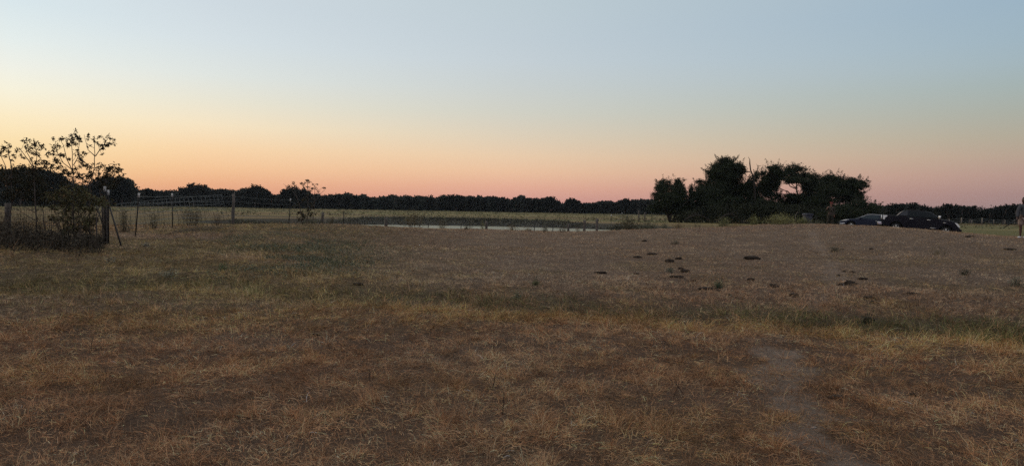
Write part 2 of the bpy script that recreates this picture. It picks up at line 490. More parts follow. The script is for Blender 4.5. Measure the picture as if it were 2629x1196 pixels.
# ------------------------------------------------------------------ grass
def build_grass():
    rs = np.random.default_rng(7)
    bands = [(3.3, 5.5, 4600), (5.5, 8, 3300), (8, 12, 1800), (12, 18, 850), (18, 27, 360), (27, 46, 150)]
    VV = []; QQ = []; CC = []; base = 0
    for r0, r1, dens in bands:
        an = rad(41)
        area = an * (r1 * r1 - r0 * r0)
        n = int(area * dens)
        r = np.sqrt(rs.uniform(r0 * r0, r1 * r1, n)); a = rs.uniform(-an, an, n)
        X = r * np.sin(a); Y = r * np.cos(a)
        tf_ = np.zeros(n, bool); off = np.zeros((n, 2))
        if r1 <= 18:
            nc = max(1, int(area * (16 if r1 <= 8 else 11)))
            tr_ = np.sqrt(rs.uniform(r0 * r0, r1 * r1, nc)); ta = rs.uniform(-an, an, nc); ts = rs.uniform(.02, .075, nc)
            tf_ = rs.random(n) < .24
            ti = rs.integers(0, nc, n)
            off = rs.normal(size=(n, 2)) * ts[ti][:, None]
            X = np.where(tf_, tr_[ti] * np.sin(ta[ti]) + off[:, 0], X); Y = np.where(tf_, tr_[ti] * np.cos(ta[ti]) + off[:, 1], Y)
        w, mound, left, s = zones(X, Y)
        dn = .42 + .58 * smooth((fbm(X * 2.6, Y * 2.6, 101, 3) - .33) * 5)
        keep = rs.random(n) < dn * (1 - .72 * bare(X, Y)) * (1 - .25 * mound)
        X, Y, w, mound, s, r, tf_, off = X[keep], Y[keep], w[keep], mound[keep], s[keep], r[keep], tf_[keep], off[keep]
        n = len(X)
        Z = height(X, Y)
        tuft = fbm(X * 4.5, Y * 4.5, 111, 2)
        tall = (w[:, 4] + w[:, 5]) * 1.1
        hgt = (.022 + .042 * smooth((tuft - .45) * 5) + .075 * tall) * (1 - .62 * mound) * (1 + (r1 > 20) * (rs.random(n) < .12) * 1.6)
        ln = hgt * rs.uniform(.7, 2.1, n) + .025
        # bending angle from vertical: flat straw or standing blades
        flat = np.where(rs.random(n) < .62 - .4 * np.clip(tall, 0, 1), 1.0, 0.0)
        flat = np.where(tf_, 0.0, flat)
        ln = np.where(tf_, ln * 1.3, ln)
        ang = flat * rs.uniform(1.1, 1.55, n) + (1 - flat) * rs.uniform(.1, 1.0, n)
        lay = fbm(X * .8, Y * .8, 121, 2) * 9 + rs.normal(size=n) * 1.1
        lay = np.where(tf_, np.arctan2(off[:, 1], off[:, 0]) + rs.normal(size=n) * .6, lay)
        d = np.stack([np.cos(lay), np.sin(lay), np.zeros(n)], 1)
        wd = np.maximum(.0026, r * .00038) * rs.uniform(.6, 1.5, n)
        side = np.stack([-np.sin(lay), np.cos(lay), np.zeros(n)], 1)
        tw = rs.normal(size=n) * .8
        side = side * np.cos(tw)[:, None] + np.array([0, 0, 1.0]) * np.sin(tw)[:, None]
        segs = 3 if r1 <= 12 else 2
        P = np.stack([X, Y, Z + flat * rs.uniform(0, .025, n)], 1)
        pts = [P]
        curl = rs.normal(size=n) * .5
        for k in range(segs):
            aa = ang + k * rs.uniform(.15, .5, n)
            aa = np.clip(aa, 0, 1.75 if segs == 3 else 1.6)
            l2 = lay + curl * (k + 1)
            dd = np.stack([np.cos(l2), np.sin(l2), np.zeros(n)], 1)
            step = (dd * np.sin(aa)[:, None] + np.array([0, 0, 1.0]) * np.cos(aa)[:, None]) * (ln / segs)[:, None]
            P = P + step
            pts.append(P)
        rows = []
        for k, p in enumerate(pts):
            tp = (1 - .75 * k / segs)
            rows += [p - side * (wd * tp * .5)[:, None], p + side * (wd * tp * .5)[:, None]]
        V = np.stack(rows, 1)          # n, 2(segs+1), 3
        m = 2 * (segs + 1)
        idx = np.arange(n)[:, None] * m
        Q = []
        for k in range(segs):
            Q.append(np.concatenate([idx + 2 * k, idx + 2 * k + 1, idx + 2 * k + 3, idx + 2 * k + 2], 1))
        cum = np.cumsum(w, 1); u = rs.random(n)[:, None]
        pick = (u > cum).sum(1).clip(0, 5)
        C = PAL[pick] * .75 + (w @ PAL) * .25
        C = C * np.exp(rs.normal(size=n) * (.38 if r1 <= 12 else .27 if r1 <= 18 else .18))[:, None]
        cl_ = fbm(X * 7.0, Y * 4.5, 151, 3) * .65 + fbm(X * 1.6, Y * 1.0, 152, 3) * .35
        C = C * (.62 + .76 * smooth((cl_ - .30) * 2.6))[:, None]
        C *= np.array([1.42, 1.24, 1.08])[None]
        C *= (1.08 + .16 * mound)[:, None] * np.array([1, 1, 1.03]) * (np.array([1.06, .99, .90]) if r1 <= 12 else 1)
        C *= (.86 + .34 * fbm(X * .5, Y * .5, 131, 3))[:, None]
        gl = rs.random(n) < (.05 if r1 <= 12 else .015)
        C[gl] *= 1.6
        VV.append(V.reshape(-1, 3)); QQ.append(np.concatenate(Q) + base); CC.append(np.repeat(np.clip(C, 0, .7), m, axis=0))
        base += n * m
    me = mesh_np('dry_grass', np.concatenate(VV), np.concatenate(QQ), None, np.concatenate(CC))
    o = obj('dry_grass', me, M['grass'])
    tag(o, 'dry brown and straw coloured grass covering the near pasture', 'grass', kind='stuff')
    print('grass faces', len(me.polygons))
build_grass()

# ------------------------------------------------------------------ far woods
SKYL = [(0,443),(29,436),(52,424),(87,433),(125,442),(151,448),(174,468),(203,478),(232,478),(252,462),(275,456),(313,456),(326,459),(337,469),(345,486),(360,491),(371,487),(379,484),
 (396,490),(413,492),(423,496),(439,490),(465,494),(469,482),(486,474.5),(497,471),(510,472.6),(525,478),(537,486),(548,491),(570,485),(584,488),(597,490),(617,491),(628,484),(642,481),(654,474),
 (668,479),(680,486),(697,500),(702,503),(719,500),(729,490),(743,481),(756,480),(765,485),(782,486),(794,496),(806,505),(825,503),(842,502),(855,504),(873,500),(900,500),(910,506),(927,502),
 (944,507),(961,510),(975,506),(995,506),(1024,504),(1034,506),(1046,503),(1055,509),(1075,503),(1098,508),(1121,510),(1135,502),(1147,503),(1171,501.6),(1184,502),(1192,507),(1204,504),(1218,509),
 (1228,506),(1254,508),(1269,507),(1290,510.5),(1298,510),(1310,517),(1318,510),(1326,509),(1342,506.5),(1359,514),(1367,511),(1388,513),(1400,507),(1411,504.5),(1421,507.6),(1427,515),(1438,523),
 (1447,527),(1455,515),(1463,511),(1475,511.5),(1484,517),(1487,525),(1501,521),(1515,522),(1527,523),(1537,517),(1561,517),(1575,523),(1589,516),(1604,511.5),(1613,512),(1617,520),(1626,513),(1644,514),
 (1666,514),(1700,520),(1800,522),(1950,522),(2100,525),(2200,530),(2261,531),(2277,530),(2288,523),(2300,523),(2312,525),(2329,529),(2333,524),(2349,521),(2357,530),(2376,528),(2386,537),(2394,536),(2401,540),(2408,532),(2425,527),
 (2444,523),(2464,530),(2475,528),(2488,533),(2500,529),(2505,540),(2514,549),(2522,542),(2533,538),(2550,538.5),(2555,532),(2567,532),(2575,527),(2590,530),(2599,526.5),(2615,526),(2629,525),(2700,528),(2850,520)]
SKYL = [(-500,440),(-250,430),(-100,446)] + SKYL
_sx = np.array([a for a, b in SKYL]); _sy = np.array([b for a, b in SKYL])
def wood_Y(px):      # distance of the wood's edge
    return np.interp(px, [-500, 0, 330, 430, 1700, 2250, 2400, 2800], [150, 185, 260, 325, 330, 200, 165, 160])
DISTINCT = [   # centre px, half width px, how far above the rest, label
 (497, 34, 'broad round crowned tree rising from the far treeline right of the wire panel'),
 (654, 26, 'spiky topped dark tree standing up from the far woods behind the bare fence wires'),
 (756, 30, 'wide dome shaped dark tree behind the sparse sapling by the pond fence'),
 (1171, 24, 'low broad tree forming the highest hump of the middle treeline above the pond'),
 (1411, 20, 'see-through domed tree left of the lone round one in the distant treeline'),
 (1470, 17, 'small isolated round tree with sky gaps on both sides in the distant treeline'),
 (1604, 14, 'small flat topped tree in the treeline just left of the mesquite grove'),
 (379, 16, 'small bumpy tree low in the treeline just right of the tall left woods'),
 (2349, 16, 'dark fan shaped tree rising right behind the pickup cab'),
 (2300, 20, 'bushy dark tree behind the bed of the pickup'),
 (2376, 13, 'low rounded tree just above the windshield of the pickup'),
 (2436, 28, 'broad twiggy topped tree behind the hood of the pickup'),
 (2492, 16, 'narrow pointed tree halfway between pickup nose and sky notch in the right woods'),
 (2576, 17, 'tall narrow tree sticking up from the woods at far right'),
 (2540, 20, 'thin open crowned tree beside the lowest notch of the right hand woods'),
 (2612, 20, 'dense dark tree behind the head of the person in shorts'),
 (313, 26, 'tall rounded tree ending the left hand woods beside the open sky'),
 (52, 42, 'tallest dark tree of the left hand woods behind the shrubs'),
]
WOOD = (.020, .026, .022)
def far_woods():
    rs = np.random.default_rng(11)
    mb = MB()
    px = np.arange(-480, 2840, 2.2)
    for p in px:
        top = np.interp(p, _sx, _sy) + 3.0 - 8 * float(vnoise(p / 11.0, 0.0, 5)) * float(vnoise(p / 3.5, 3.0, 6))
        for a, hw, _ in DISTINCT:
            if abs(p - a) < hw:
                top = max(top, min(np.interp(a - hw, _sx, _sy), np.interp(a + hw, _sx, _sy)) + 2 + rs.uniform(0, 4))
        Y = wood_Y(p) + rs.uniform(-2, 6)
        t = at(p, top, Y); g = G(t[0], t[1]) - .3
        H = t[2] - g
        if H < .5: continue
        n = int(190 * max(H / 6, .6))
        z = g + H * (1 - rs.random(n) ** 1.25 * .98)
        P = np.stack([t[0] + rs.normal(size=n) * Y * .0014, Y + rs.normal(size=n) * 1.6, z], 1)
        P[:, 2] += rs.normal(size=n) * .15
        P[:, 2] = np.minimum(P[:, 2], t[2] + .1)
        s = Y / 330 * .75
        leaves(mb, P, rs, 1.25 * s, .8 * s, leafcols(rs, n, np.array(WOOD) * (.6 + 1.1 * float(vnoise(p / 22.0, 1.0, 9))) * np.array([1 + .3 * (float(vnoise(p / 30.0, 7.0, 4)) - .5), 1, 1]), .5))
    tag(mb.build('far_woods', M['leaf'], col=True), 'dark distant woods closing off the pasture along the horizon', 'woods', kind='stuff')
    for a, hw, lab in DISTINCT:
        top = np.interp(a, _sx, _sy); Y = float(wood_Y(a)) - 5
        c = at(a, top, Y); gz = G(c[0], c[1])
        W = hw / F * Y; H = c[2] - gz
        root = thing('tree', lab, 'tree', (c[0], c[1], gz))
        tr = MB().tube(wiggle(rs, (0, 0, -.2), (0, 0, H * .6), 5, .04), np.linspace(.28, .12, 5), 6)
        for k in range(4):
            tr.tube(wiggle(rs, (0, 0, H * .3), (rs.uniform(-.6, .6) * W, rs.uniform(-1, 1), H * rs.uniform(.6, .85)), 4), np.linspace(.13, .04, 4), 5)
        tr.build('trunk', M['bark'], root)
        cr = MB()
        xs = np.linspace(-.82, .82, 5)
        for x in xs:
            tt = np.interp(a + x * hw, _sx, _sy); tz = at(a + x * hw, tt, Y)[2] - gz
            rz = H * .2; rx = W * .32
            for zc, k in ((tz - rz * .9, 1), (max(tz - rz * 2.6, H * .3), 1.2)):
                n = int(420 * (W / 4) ** .8)
                P, _ = blob_points(rs, (x * W, 0, zc), (rx, rx * .9, rz), n, .22, 22)
                P[:, 2] = np.minimum(P[:, 2], tz + .25)
                leaves(cr, P, rs, .62 * Y / 330 + .12, .4 * Y / 330 + .08, leafcols(rs, n, WOOD, .5))
        cr.build('crown', M['leaf'], root, col=True)
far_woods()

# ------------------------------------------------------------------ mesquite grove
def grove_tree(name, label, Y, base, stems, blobs, leaf=(.20, .075), dens=1.0, col=(.025, .037, .018), cat='tree', seed=0, group=None, bark='bark', thick=.16):
    """base: pixel where the trunk leaves the ground; blobs in photo pixels, each a leafy mass"""
    rs = np.random.default_rng(seed)
    b = at(base[0], base[1], Y); b[2] = G(b[0], b[1])
    root = thing(name, label, cat, b, group=group)
    u = Y / F
    tr = MB(); cr = MB()
    C = []
    for (x, y, rx, ry) in blobs:
        dy = rs.uniform(-1, 1) * 1.6 * u * 22
        c = at(x, y, Y) + np.array([0, dy, 0]) - b
        C.append((c, rx * u, ry * u))
    mid = []
    for k, (sx, sy) in enumerate(stems):
        e = at(sx, sy, Y) - b + np.array([0, rs.uniform(-.6, .6), 0])
        p = wiggle(rs, (rs.uniform(-.2, .2), rs.uniform(-.2, .2), -.1), e, 6, .07)
        tr.tube(p, np.linspace(thick, thick * .5, 6), 7)
        mid.append(e)
    mid = np.array(mid)
    for c, rx, rz in C:
        j = int(np.argmin(np.linalg.norm(mid - c, axis=1)))
        tr.tube(wiggle(rs, mid[j], c, 5, .09), np.linspace(thick * .5, thick * .16, 5), 5)
        for q in range(5):
            e = c + rs.normal(size=3) * np.array([rx, rx, rz]) * .55
            tr.tube(wiggle(rs, c, e, 4, .12), np.linspace(thick * .18, thick * .05, 4), 4, cap=False)
        # each mass is broken into uneven smaller leaf masses
        kk = 18
        for q in range(kk):
            a = rs.uniform(0, 2 * math.pi); f_ = math.sqrt(rs.random()) * .74
            sz = rs.uniform(.30, .52) * (1.15 - .35 * f_)
            sc_ = c + np.array([math.cos(a) * rx * f_, rs.uniform(-.6, .6) * rx, math.sin(a) * rz * f_])
            ex, ez = max(rx * sz, .35), max(rz * sz * rs.uniform(.7, 1.1), .28)
            n = int(dens * 5.2 * math.pi * ex * ez / (leaf[0] * leaf[1] * .5) * .62)
            P, cc = blob_points(rs, sc_, (ex, ex, ez), n, .33, 40)
            leaves(cr, P, rs, leaf[0], leaf[1], leafcols(rs, n, col, .45, (.06, .065, .03), .12), droop=.9)
            if rs.random() < .55:
                tr.tube(wiggle(rs, c, sc_, 4, .12), np.linspace(thick * .14, thick * .04, 4), 4, cap=False)
        # loose feathery shoots standing off the rim
        for q in range(7):
            a = rs.uniform(.1, math.pi - .1)
            s = c + np.array([math.cos(a) * rx * .8, rs.uniform(-.4, .4) * rx, math.sin(a) * rz * .8])
            e = s + np.array([math.cos(a) * .5 + rs.normal() * .3, 0, rs.uniform(.4, 1.1)])
            m_ = int(30 * dens)
            t = rs.random(m_)[:, None]
            leaves(cr, s + (e - s) * t + rs.normal(size=(m_, 3)) * .16 * (1.1 - t), rs, leaf[0], leaf[1], leafcols(rs, m_, col, .4), droop=1.0)
            tr.tube(np.array([c + (s - c) * .5, s, e]), [thick * .1, thick * .06, thick * .03], 3, cap=False)
    tr.build('trunk', M[bark], root)
    cr.build('crown', M['leaf'], root, col=True)
    return root
GR = 'mesquite trees of the grove'
grove_tree('mesquite_tree', 'multi stemmed bushy tree at the left end of the grove with pink sky showing through', 112, (1722, 568),
 [(1700, 520), (1715, 515), (1735, 515), (1750, 530)], [(1690, 494, 20, 24), (1714, 480, 24, 22), (1735, 496, 24, 22), (1747, 478, 22, 22), (1718, 512, 42, 22), (1688, 535, 26, 15), (1752, 516, 26, 22), (1774, 500, 14, 24), (1740, 540, 40, 16), (1700, 512, 22, 20), (1765, 535, 26, 20)], seed=1, dens=.85, group=GR)
grove_tree('mesquite_tree', 'tallest dense tree of the grove with a rounded crown left of the dead snag', 115, (1892, 572),
 [(1870, 500), (1895, 490), (1905, 500)], [(1862, 424, 34, 22), (1860, 446, 38, 32), (1840, 446, 32, 24), (1886, 442, 18, 24), (1862, 480, 52, 34), (1812, 478, 28, 24), (1799, 508, 30, 24), (1850, 524, 62, 26), (1905, 496, 30, 30), (1890, 542, 42, 20), (1822, 545, 36, 16), (1830, 500, 40, 24), (1800, 535, 40, 20)], seed=2, dens=1.15, group=GR, thick=.26)
grove_tree('mesquite_tree', 'narrow leafy tree just right of the bare dead snag in the grove', 113, (1952, 572),
 [(1950, 500), (1965, 480)], [(1975, 436, 20, 15), (1950, 455, 20, 18), (1966, 482, 34, 25), (1935, 500, 24, 30), (1955, 528, 42, 26), (1985, 460, 20, 20), (1925, 475, 16, 22), (1995, 445, 18, 14)], seed=3, dens=.95, group=GR)
grove_tree('mesquite_tree', 'spreading tree in the middle of the grove with a bright gap under its crown', 116, (2036, 573),
 [(2030, 500), (2045, 485), (2055, 500)], [(2003, 446, 24, 15), (2040, 440, 30, 18), (2068, 450, 22, 18), (2022, 463, 34, 10), (2078, 478, 22, 22), (1986, 474, 16, 22), (1990, 500, 26, 16), (2030, 505, 30, 10), (2000, 522, 46, 20), (2052, 525, 42, 20), (2082, 505, 18, 18), (2020, 548, 60, 16)], seed=4, dens=1.0, group=GR, thick=.2)
grove_tree('mesquite_tree', 'wide dense tree at the right of the grove behind the camouflaged person', 114, (2150, 574),
 [(2120, 500), (2150, 490), (2175, 500)], [(2106, 460, 28, 19), (2135, 478, 56, 24), (2140, 463, 30, 19), (2174, 470, 26, 18), (2196, 476, 20, 14), (2120, 492, 44, 26), (2168, 500, 36, 26), (2092, 522, 36, 28), (2190, 505, 16, 18), (2085, 550, 46, 18)], seed=5, dens=1.1, group=GR, thick=.22)
grove_tree('mesquite_tree', 'low sloping bush-like tree at the right end of the grove above the blue sedan', 105, (2215, 574),
 [(2205, 540), (2225, 545)], [(2208, 526, 24, 18), (2232, 537, 24, 18), (2198, 552, 40, 18), (2165, 545, 34, 22), (2252, 548, 15, 10), (2130, 552, 30, 18)], seed=6, dens=1.0, group=GR)
# dead snag
def snag():
    rs = np.random.default_rng(5)
    Y = 111.5
    b = at(1940, 572, Y); b[2] = G(b[0], b[1])
    root = thing('dead_tree', 'bare dead trunk with a crooked leafless top sticking out of the grove', 'dead tree', b)
    def pl(pts): return np.array([at(x, y, Y) - b for x, y in pts])
    MB().tube(pl([(1940, 573), (1938, 500), (1935, 456), (1927, 437), (1925, 420), (1925, 410), (1921, 403)]), [.22, .18, .13, .10, .09, .05, .025], 7).build('trunk', M['darkbark'], root)
    MB().tube(pl([(1926, 441), (1915, 442), (1902, 450), (1893, 462)]), [.08, .08, .07, .05], 6).build('branch', M['darkbark'], root)
    MB().tube(pl([(1935, 456), (1943, 440), (1947, 424)]), [.07, .06, .04], 5).tube(pl([(1946, 428), (1951, 426), (1955, 425)]), [.04, .03, .02], 4).tube(pl([(1946, 428), (1942, 421)]), [.035, .015], 4).build('branch', M['darkbark'], root)
snag()
# a thicket of low growth under the grove
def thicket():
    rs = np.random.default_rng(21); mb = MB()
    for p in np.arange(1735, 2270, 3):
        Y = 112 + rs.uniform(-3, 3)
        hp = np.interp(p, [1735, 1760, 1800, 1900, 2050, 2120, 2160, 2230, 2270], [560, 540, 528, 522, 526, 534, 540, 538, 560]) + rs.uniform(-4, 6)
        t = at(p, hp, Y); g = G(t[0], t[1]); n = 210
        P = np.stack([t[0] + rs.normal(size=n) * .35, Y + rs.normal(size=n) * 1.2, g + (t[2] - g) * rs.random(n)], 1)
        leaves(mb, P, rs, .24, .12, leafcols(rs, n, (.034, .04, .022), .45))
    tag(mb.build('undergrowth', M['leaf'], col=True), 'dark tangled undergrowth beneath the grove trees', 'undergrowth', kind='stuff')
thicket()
# fallen branches under the grove
def log(label, pts, Y, r, seed):
    rs = np.random.default_rng(seed)
    P = np.array([at(x, y, Y) for x, y in pts]); b = P[0].copy(); b[2] = G(b[0], b[1])
    o = thing('fallen_branch', label, 'branch', b, group='fallen branches under the grove')
    P = P - b
    MB().tube(P, np.linspace(r, r * .5, len(P)), 7).build('limb', M['darkbark'], o)
    for k in range(3):
        s = P[rs.integers(1, len(P))]
        MB().tube(wiggle(rs, s, s + np.array([rs.uniform(-.8, .8), rs.uniform(-.5, .5), rs.uniform(.1, .5)]), 4, .15), [.03, .025, .018, .01], 4).build('twig', M['darkbark'], o)
log('arched fallen limb lying under the tallest grove tree', [(1838, 572), (1850, 562), (1864, 551), (1878, 549), (1890, 556), (1896, 566)], 104, .16, 1)
log('dark dead log heap left of the tallest tree trunk', [(1758, 565), (1775, 556), (1790, 552), (1806, 556), (1822, 566)], 105, .13, 2)
log('thin curved dead branch near the left grove tree', [(1764, 562), (1770, 553), (1780, 549), (1790, 551)], 100, .05, 3)
log('pale slanting dead branch at the foot of the grove', [(1900, 567), (1912, 570), (1922, 575)], 100, .07, 4)

# ------------------------------------------------------------------ left shrubs (about 22 m away)
def stalky(name, label, Yc, org, sc, stems, clumps, cat, seed, leaf=(.085, .034), per=60, col=(.030, .032, .018), alt=(.09, .06, .028), r0=.022, bright=None, twigs=3, group=None):
    """stems and clumps given in a zoomed crop: photo px = org + p / sc"""
    rs = np.random.default_rng(seed)
    def P3(x, y, dy=0): return at(org[0] + x / sc, org[1] + y / sc, Yc + dy)
    b = P3(*stems[0][0]); b[2] = G(b[0], b[1])
    root = thing(name, label, cat, b, group=group)
    tr = MB(); cr = MB(); allp = []
    for k, st in enumerate(stems):
        dy = rs.uniform(-.5, .5)
        P = np.array([P3(x, y, dy if i else dy * .3) for i, (x, y) in enumerate(st)]) - b
        Q = [P[0]]
        for a, c in zip(P[:-1], P[1:]):
            w = wiggle(rs, a, c, 4, .03); Q += list(w[1:])
        Q = np.array(Q)
        if k == 0: Q[0, 2] = -.05
        rr = r0 * (1.0 if k == 0 else .62)
        tr.tube(Q, np.linspace(rr, rr * .3, len(Q)), 6)
        allp.append(Q)
    allp = np.vstack(allp)
    px = Yc / F / sc
    for (x, y, r) in clumps:
        c = P3(x, y, rs.uniform(-.5, .5)) - b; R = r * px
        j = np.argmin(np.linalg.norm(allp - c - np.array([0, 0, -R * 1.5]), axis=1))
        tr.tube(wiggle(rs, allp[j], c, 4, .08), [r0 * .35, r0 * .28, r0 * .2, r0 * .13], 4, cap=False)
        n = max(10, int(4.2 * per * (R / .25) ** 2))
        k = max(3, n // 10)
        cc = c + rs.normal(size=(k, 3)) * R * np.array([.62, .6, .52])
        for q in range(min(k, 7)):
            tr.tube(np.array([c, cc[q]]), [r0 * .14, r0 * .08], 3, cap=False)
        i = rs.integers(0, k, n)
        P = cc[i] + rs.normal(size=(n, 3)) * R * .15
        leaves(cr, P, rs, leaf[0], leaf[1], leafcols(rs, n, bright or col, .4, alt, .18), droop=.6)
    tr.build('stems', M['bark'], root)
    cr.build('leaves', M['leaf'], root, col=True)
    return root
O1 = (0, 320); S1 = 3.448
stalky('shrub', 'leggy shrub at the left edge of the picture beside the wooden corner post', 22.5, O1, S1,
 [[(60, 900), (105, 700), (100, 370), (75, 250), (70, 185)], [(60, 600), (50, 370), (10, 280), (2, 230)], [(105, 500), (40, 370), (-40, 330)]],
 [(30, 190, 32), (70, 180, 30), (75, 262, 28), (20, 240, 28), (125, 280, 26), (150, 230, 26), (-40, 250, 40), (30, 410, 50), (110, 420, 60), (60, 480, 70), (140, 480, 50), (60, 600, 70), (150, 600, 60), (-60, 420, 70)], 'shrub', 1, per=60)
stalky('shrub', 'open branched shrub second from the left edge with a thin dark trunk', 22.3, O1, S1,
 [[(318, 915), (312, 700), (300, 380), (228, 285), (165, 200)], [(300, 380), (240, 250), (225, 180)], [(305, 420), (325, 300), (320, 150)], [(300, 460), (380, 380), (430, 320)], [(398, 915), (375, 740), (430, 600)], [(314, 780), (220, 730), (110, 690)], [(314, 850), (200, 780), (110, 740)]],
 [(222, 165, 34), (260, 200, 24), (310, 165, 40), (360, 195, 36), (320, 262, 40), (245, 225, 24), (190, 262, 20), (332, 325, 36), (395, 345, 44), (440, 385, 40), (210, 300, 16), (250, 430, 70), (330, 430, 70), (360, 500, 80), (240, 540, 80), (300, 610, 80), (400, 600, 60), (350, 680, 50)], 'shrub', 2, per=66)
stalky('shrub', 'tall bushy shrub in the middle of the left fence row with dense dark tip leaves', 22.6, O1, S1,
 [[(660, 975), (652, 760), (650, 540), (640, 330), (635, 100)], [(640, 400), (560, 340), (500, 230), (480, 120)], [(650, 420), (590, 300), (560, 180), (520, 110)], [(650, 360), (700, 270), (700, 90)], [(640, 470), (540, 400), (470, 380)]],
 [(492, 210, 40), (460, 260, 28), (530, 130, 26), (475, 110, 18), (632, 100, 38), (680, 125, 34), (640, 150, 40), (600, 168, 30), (480, 290, 38), (545, 275, 28), (690, 248, 38), (720, 305, 36), (700, 370, 32), (600, 310, 24), (540, 385, 42), (580, 440, 40), (500, 340, 26), (640, 420, 30), (690, 440, 30), (720, 120, 24), (660, 480, 40), (560, 500, 30)], 'shrub', 3, per=70)
stalky('shrub', 'slender sapling with a forked crown standing just left of the brace posts', 22.2, O1, S1,
 [[(800, 990), (795, 760), (800, 540), (832, 400), (840, 262), (835, 100)], [(845, 280), (900, 208), (960, 118), (1012, 132)], [(840, 280), (780, 225), (745, 90)], [(826, 385), (740, 332), (680, 280)], [(880, 225), (940, 195), (985, 130)], [(820, 430), (770, 470), (740, 430)]],
 [(775, 105, 26), (835, 105, 12), (880, 105, 18), (858, 150, 26), (920, 150, 30), (950, 112, 20), (940, 188, 26), (905, 195, 18), (1005, 130, 15), (1020, 168, 9), (905, 258, 8), (985, 160, 10), (750, 338, 30), (790, 372, 34), (832, 430, 36), (770, 442, 40), (780, 180, 12), (770, 255, 10), (760, 500, 40)], 'shrub', 4, per=66)
stalky('shrub', 'shrub rising behind the brace posts at the right end of the left fence row', 23.4, O1, S1,
 [[(935, 960), (905, 700), (880, 560), (870, 420), (900, 350)], [(890, 600), (950, 480), (1040, 400)], [(885, 560), (960, 420), (970, 350)]],
 [(890, 375, 36), (940, 388, 44), (1010, 380, 36), (1052, 405, 34), (1085, 432, 24), (965, 440, 50), (900, 465, 44), (1000, 480, 44), (1060, 480, 30), (1045, 345, 8), (940, 530, 50), (870, 520, 36), (1010, 540, 34)], 'shrub', 5, per=66)
LG = (.10, .095, .042)
stalky('bush', 'low olive green leafy bush tangled around the base of the tall shrubs', 21.9, O1, S1,
 [[(600, 960), (590, 800), (540, 640)], [(610, 960), (640, 760), (620, 600)], [(560, 960), (500, 800), (460, 700)], [(640, 960), (690, 800), (720, 640)], [(570, 970), (560, 850), (590, 700)], [(580, 950), (640, 850), (650, 700)], [(700, 960), (740, 820), (790, 640)], [(715, 960), (700, 840), (680, 700)], [(540, 940), (480, 860), (430, 790)]],
 [(500, 640, 50), (600, 610, 60), (690, 640, 60), (790, 640, 60), (880, 660, 50), (560, 730, 54), (650, 750, 60), (740, 720, 56), (820, 740, 46), (620, 840, 50), (700, 860, 60), (780, 850, 50), (480, 740, 40), (430, 640, 40), (560, 560, 50), (700, 560, 46), (620, 680, 56), (540, 820, 44), (760, 900, 44), (460, 820, 40), (660, 920, 50), (840, 880, 34), (560, 910, 44), (820, 820, 40)], 'bush', 6, per=80, bright=LG, alt=(.13, .085, .04), leaf=(.085, .036))
stalky('bush', 'small leafy bush with green leaves hanging in front of the brace posts', 21.6, O1, S1,
 [[(860, 930), (850, 800), (900, 690), (980, 680)], [(850, 850), (920, 720), (1040, 690)]],
 [(900, 668, 30), (950, 680, 34), (985, 700, 26), (930, 715, 22), (1030, 690, 18), (880, 700, 24), (860, 640, 30)], 'bush', 7, per=46, bright=(.10, .10, .045), leaf=(.085, .036))
def brush(name, label, rows, Y, n, col, seed, leaf=(.10, .03), depth=.7, cat='brush', kind='stuff'):
    rs = np.random.default_rng(seed); mb = MB()
    xs = rs.uniform(rows[0][0], rows[-1][0], n)
    tops = np.interp(xs, [a for a, b in rows], [b for a, b in rows]) + rs.normal(size=n) * 6
    for x, t in zip(xs, tops):
        yy = Y + rs.normal() * depth
        p = at(x, t, yy); g = G(p[0], p[1])
        h = max(p[2] - g, .05)
        m_ = 14
        tt = rs.random(m_)[:, None]
        lean = rs.normal(size=3) * .25 * h; lean[2] = 0
        P = np.array([p[0], p[1], g]) + np.array([0, 0, 1]) * tt * h + lean * tt + rs.normal(size=(m_, 3)) * .06
        leaves(mb, P, rs, leaf[0], leaf[1], leafcols(rs, m_, col, .5))
        mb.tube(np.array([[p[0], p[1], g - .02], [p[0] + lean[0], p[1] + lean[1], g + h]]), [.006, .003], 3, c=(.10, .08, .06), cap=False)
    o = mb.build(name, M['leaf'], col=True)
    tag(o, label, cat, kind=kind)
    return o
brush('undergrowth', 'dark thicket of brambles along the foot of the left fence', [(-60, 568), (0, 572), (28, 578), (55, 592), (90, 588), (120, 600), (150, 597), (190, 603), (225, 600), (262, 612)], 21.9, 430, (.048, .042, .030), 31, depth=1.1, cat='undergrowth')

brush('dry_stems', 'thin brown dead stems and vines tangled through the left fence', [(-60, 540), (40, 552), (100, 560), (170, 548), (230, 545), (262, 560)], 22.1, 150, (.075, .055, .038), 32, depth=.6, leaf=(.07, .022), cat='dry stems')

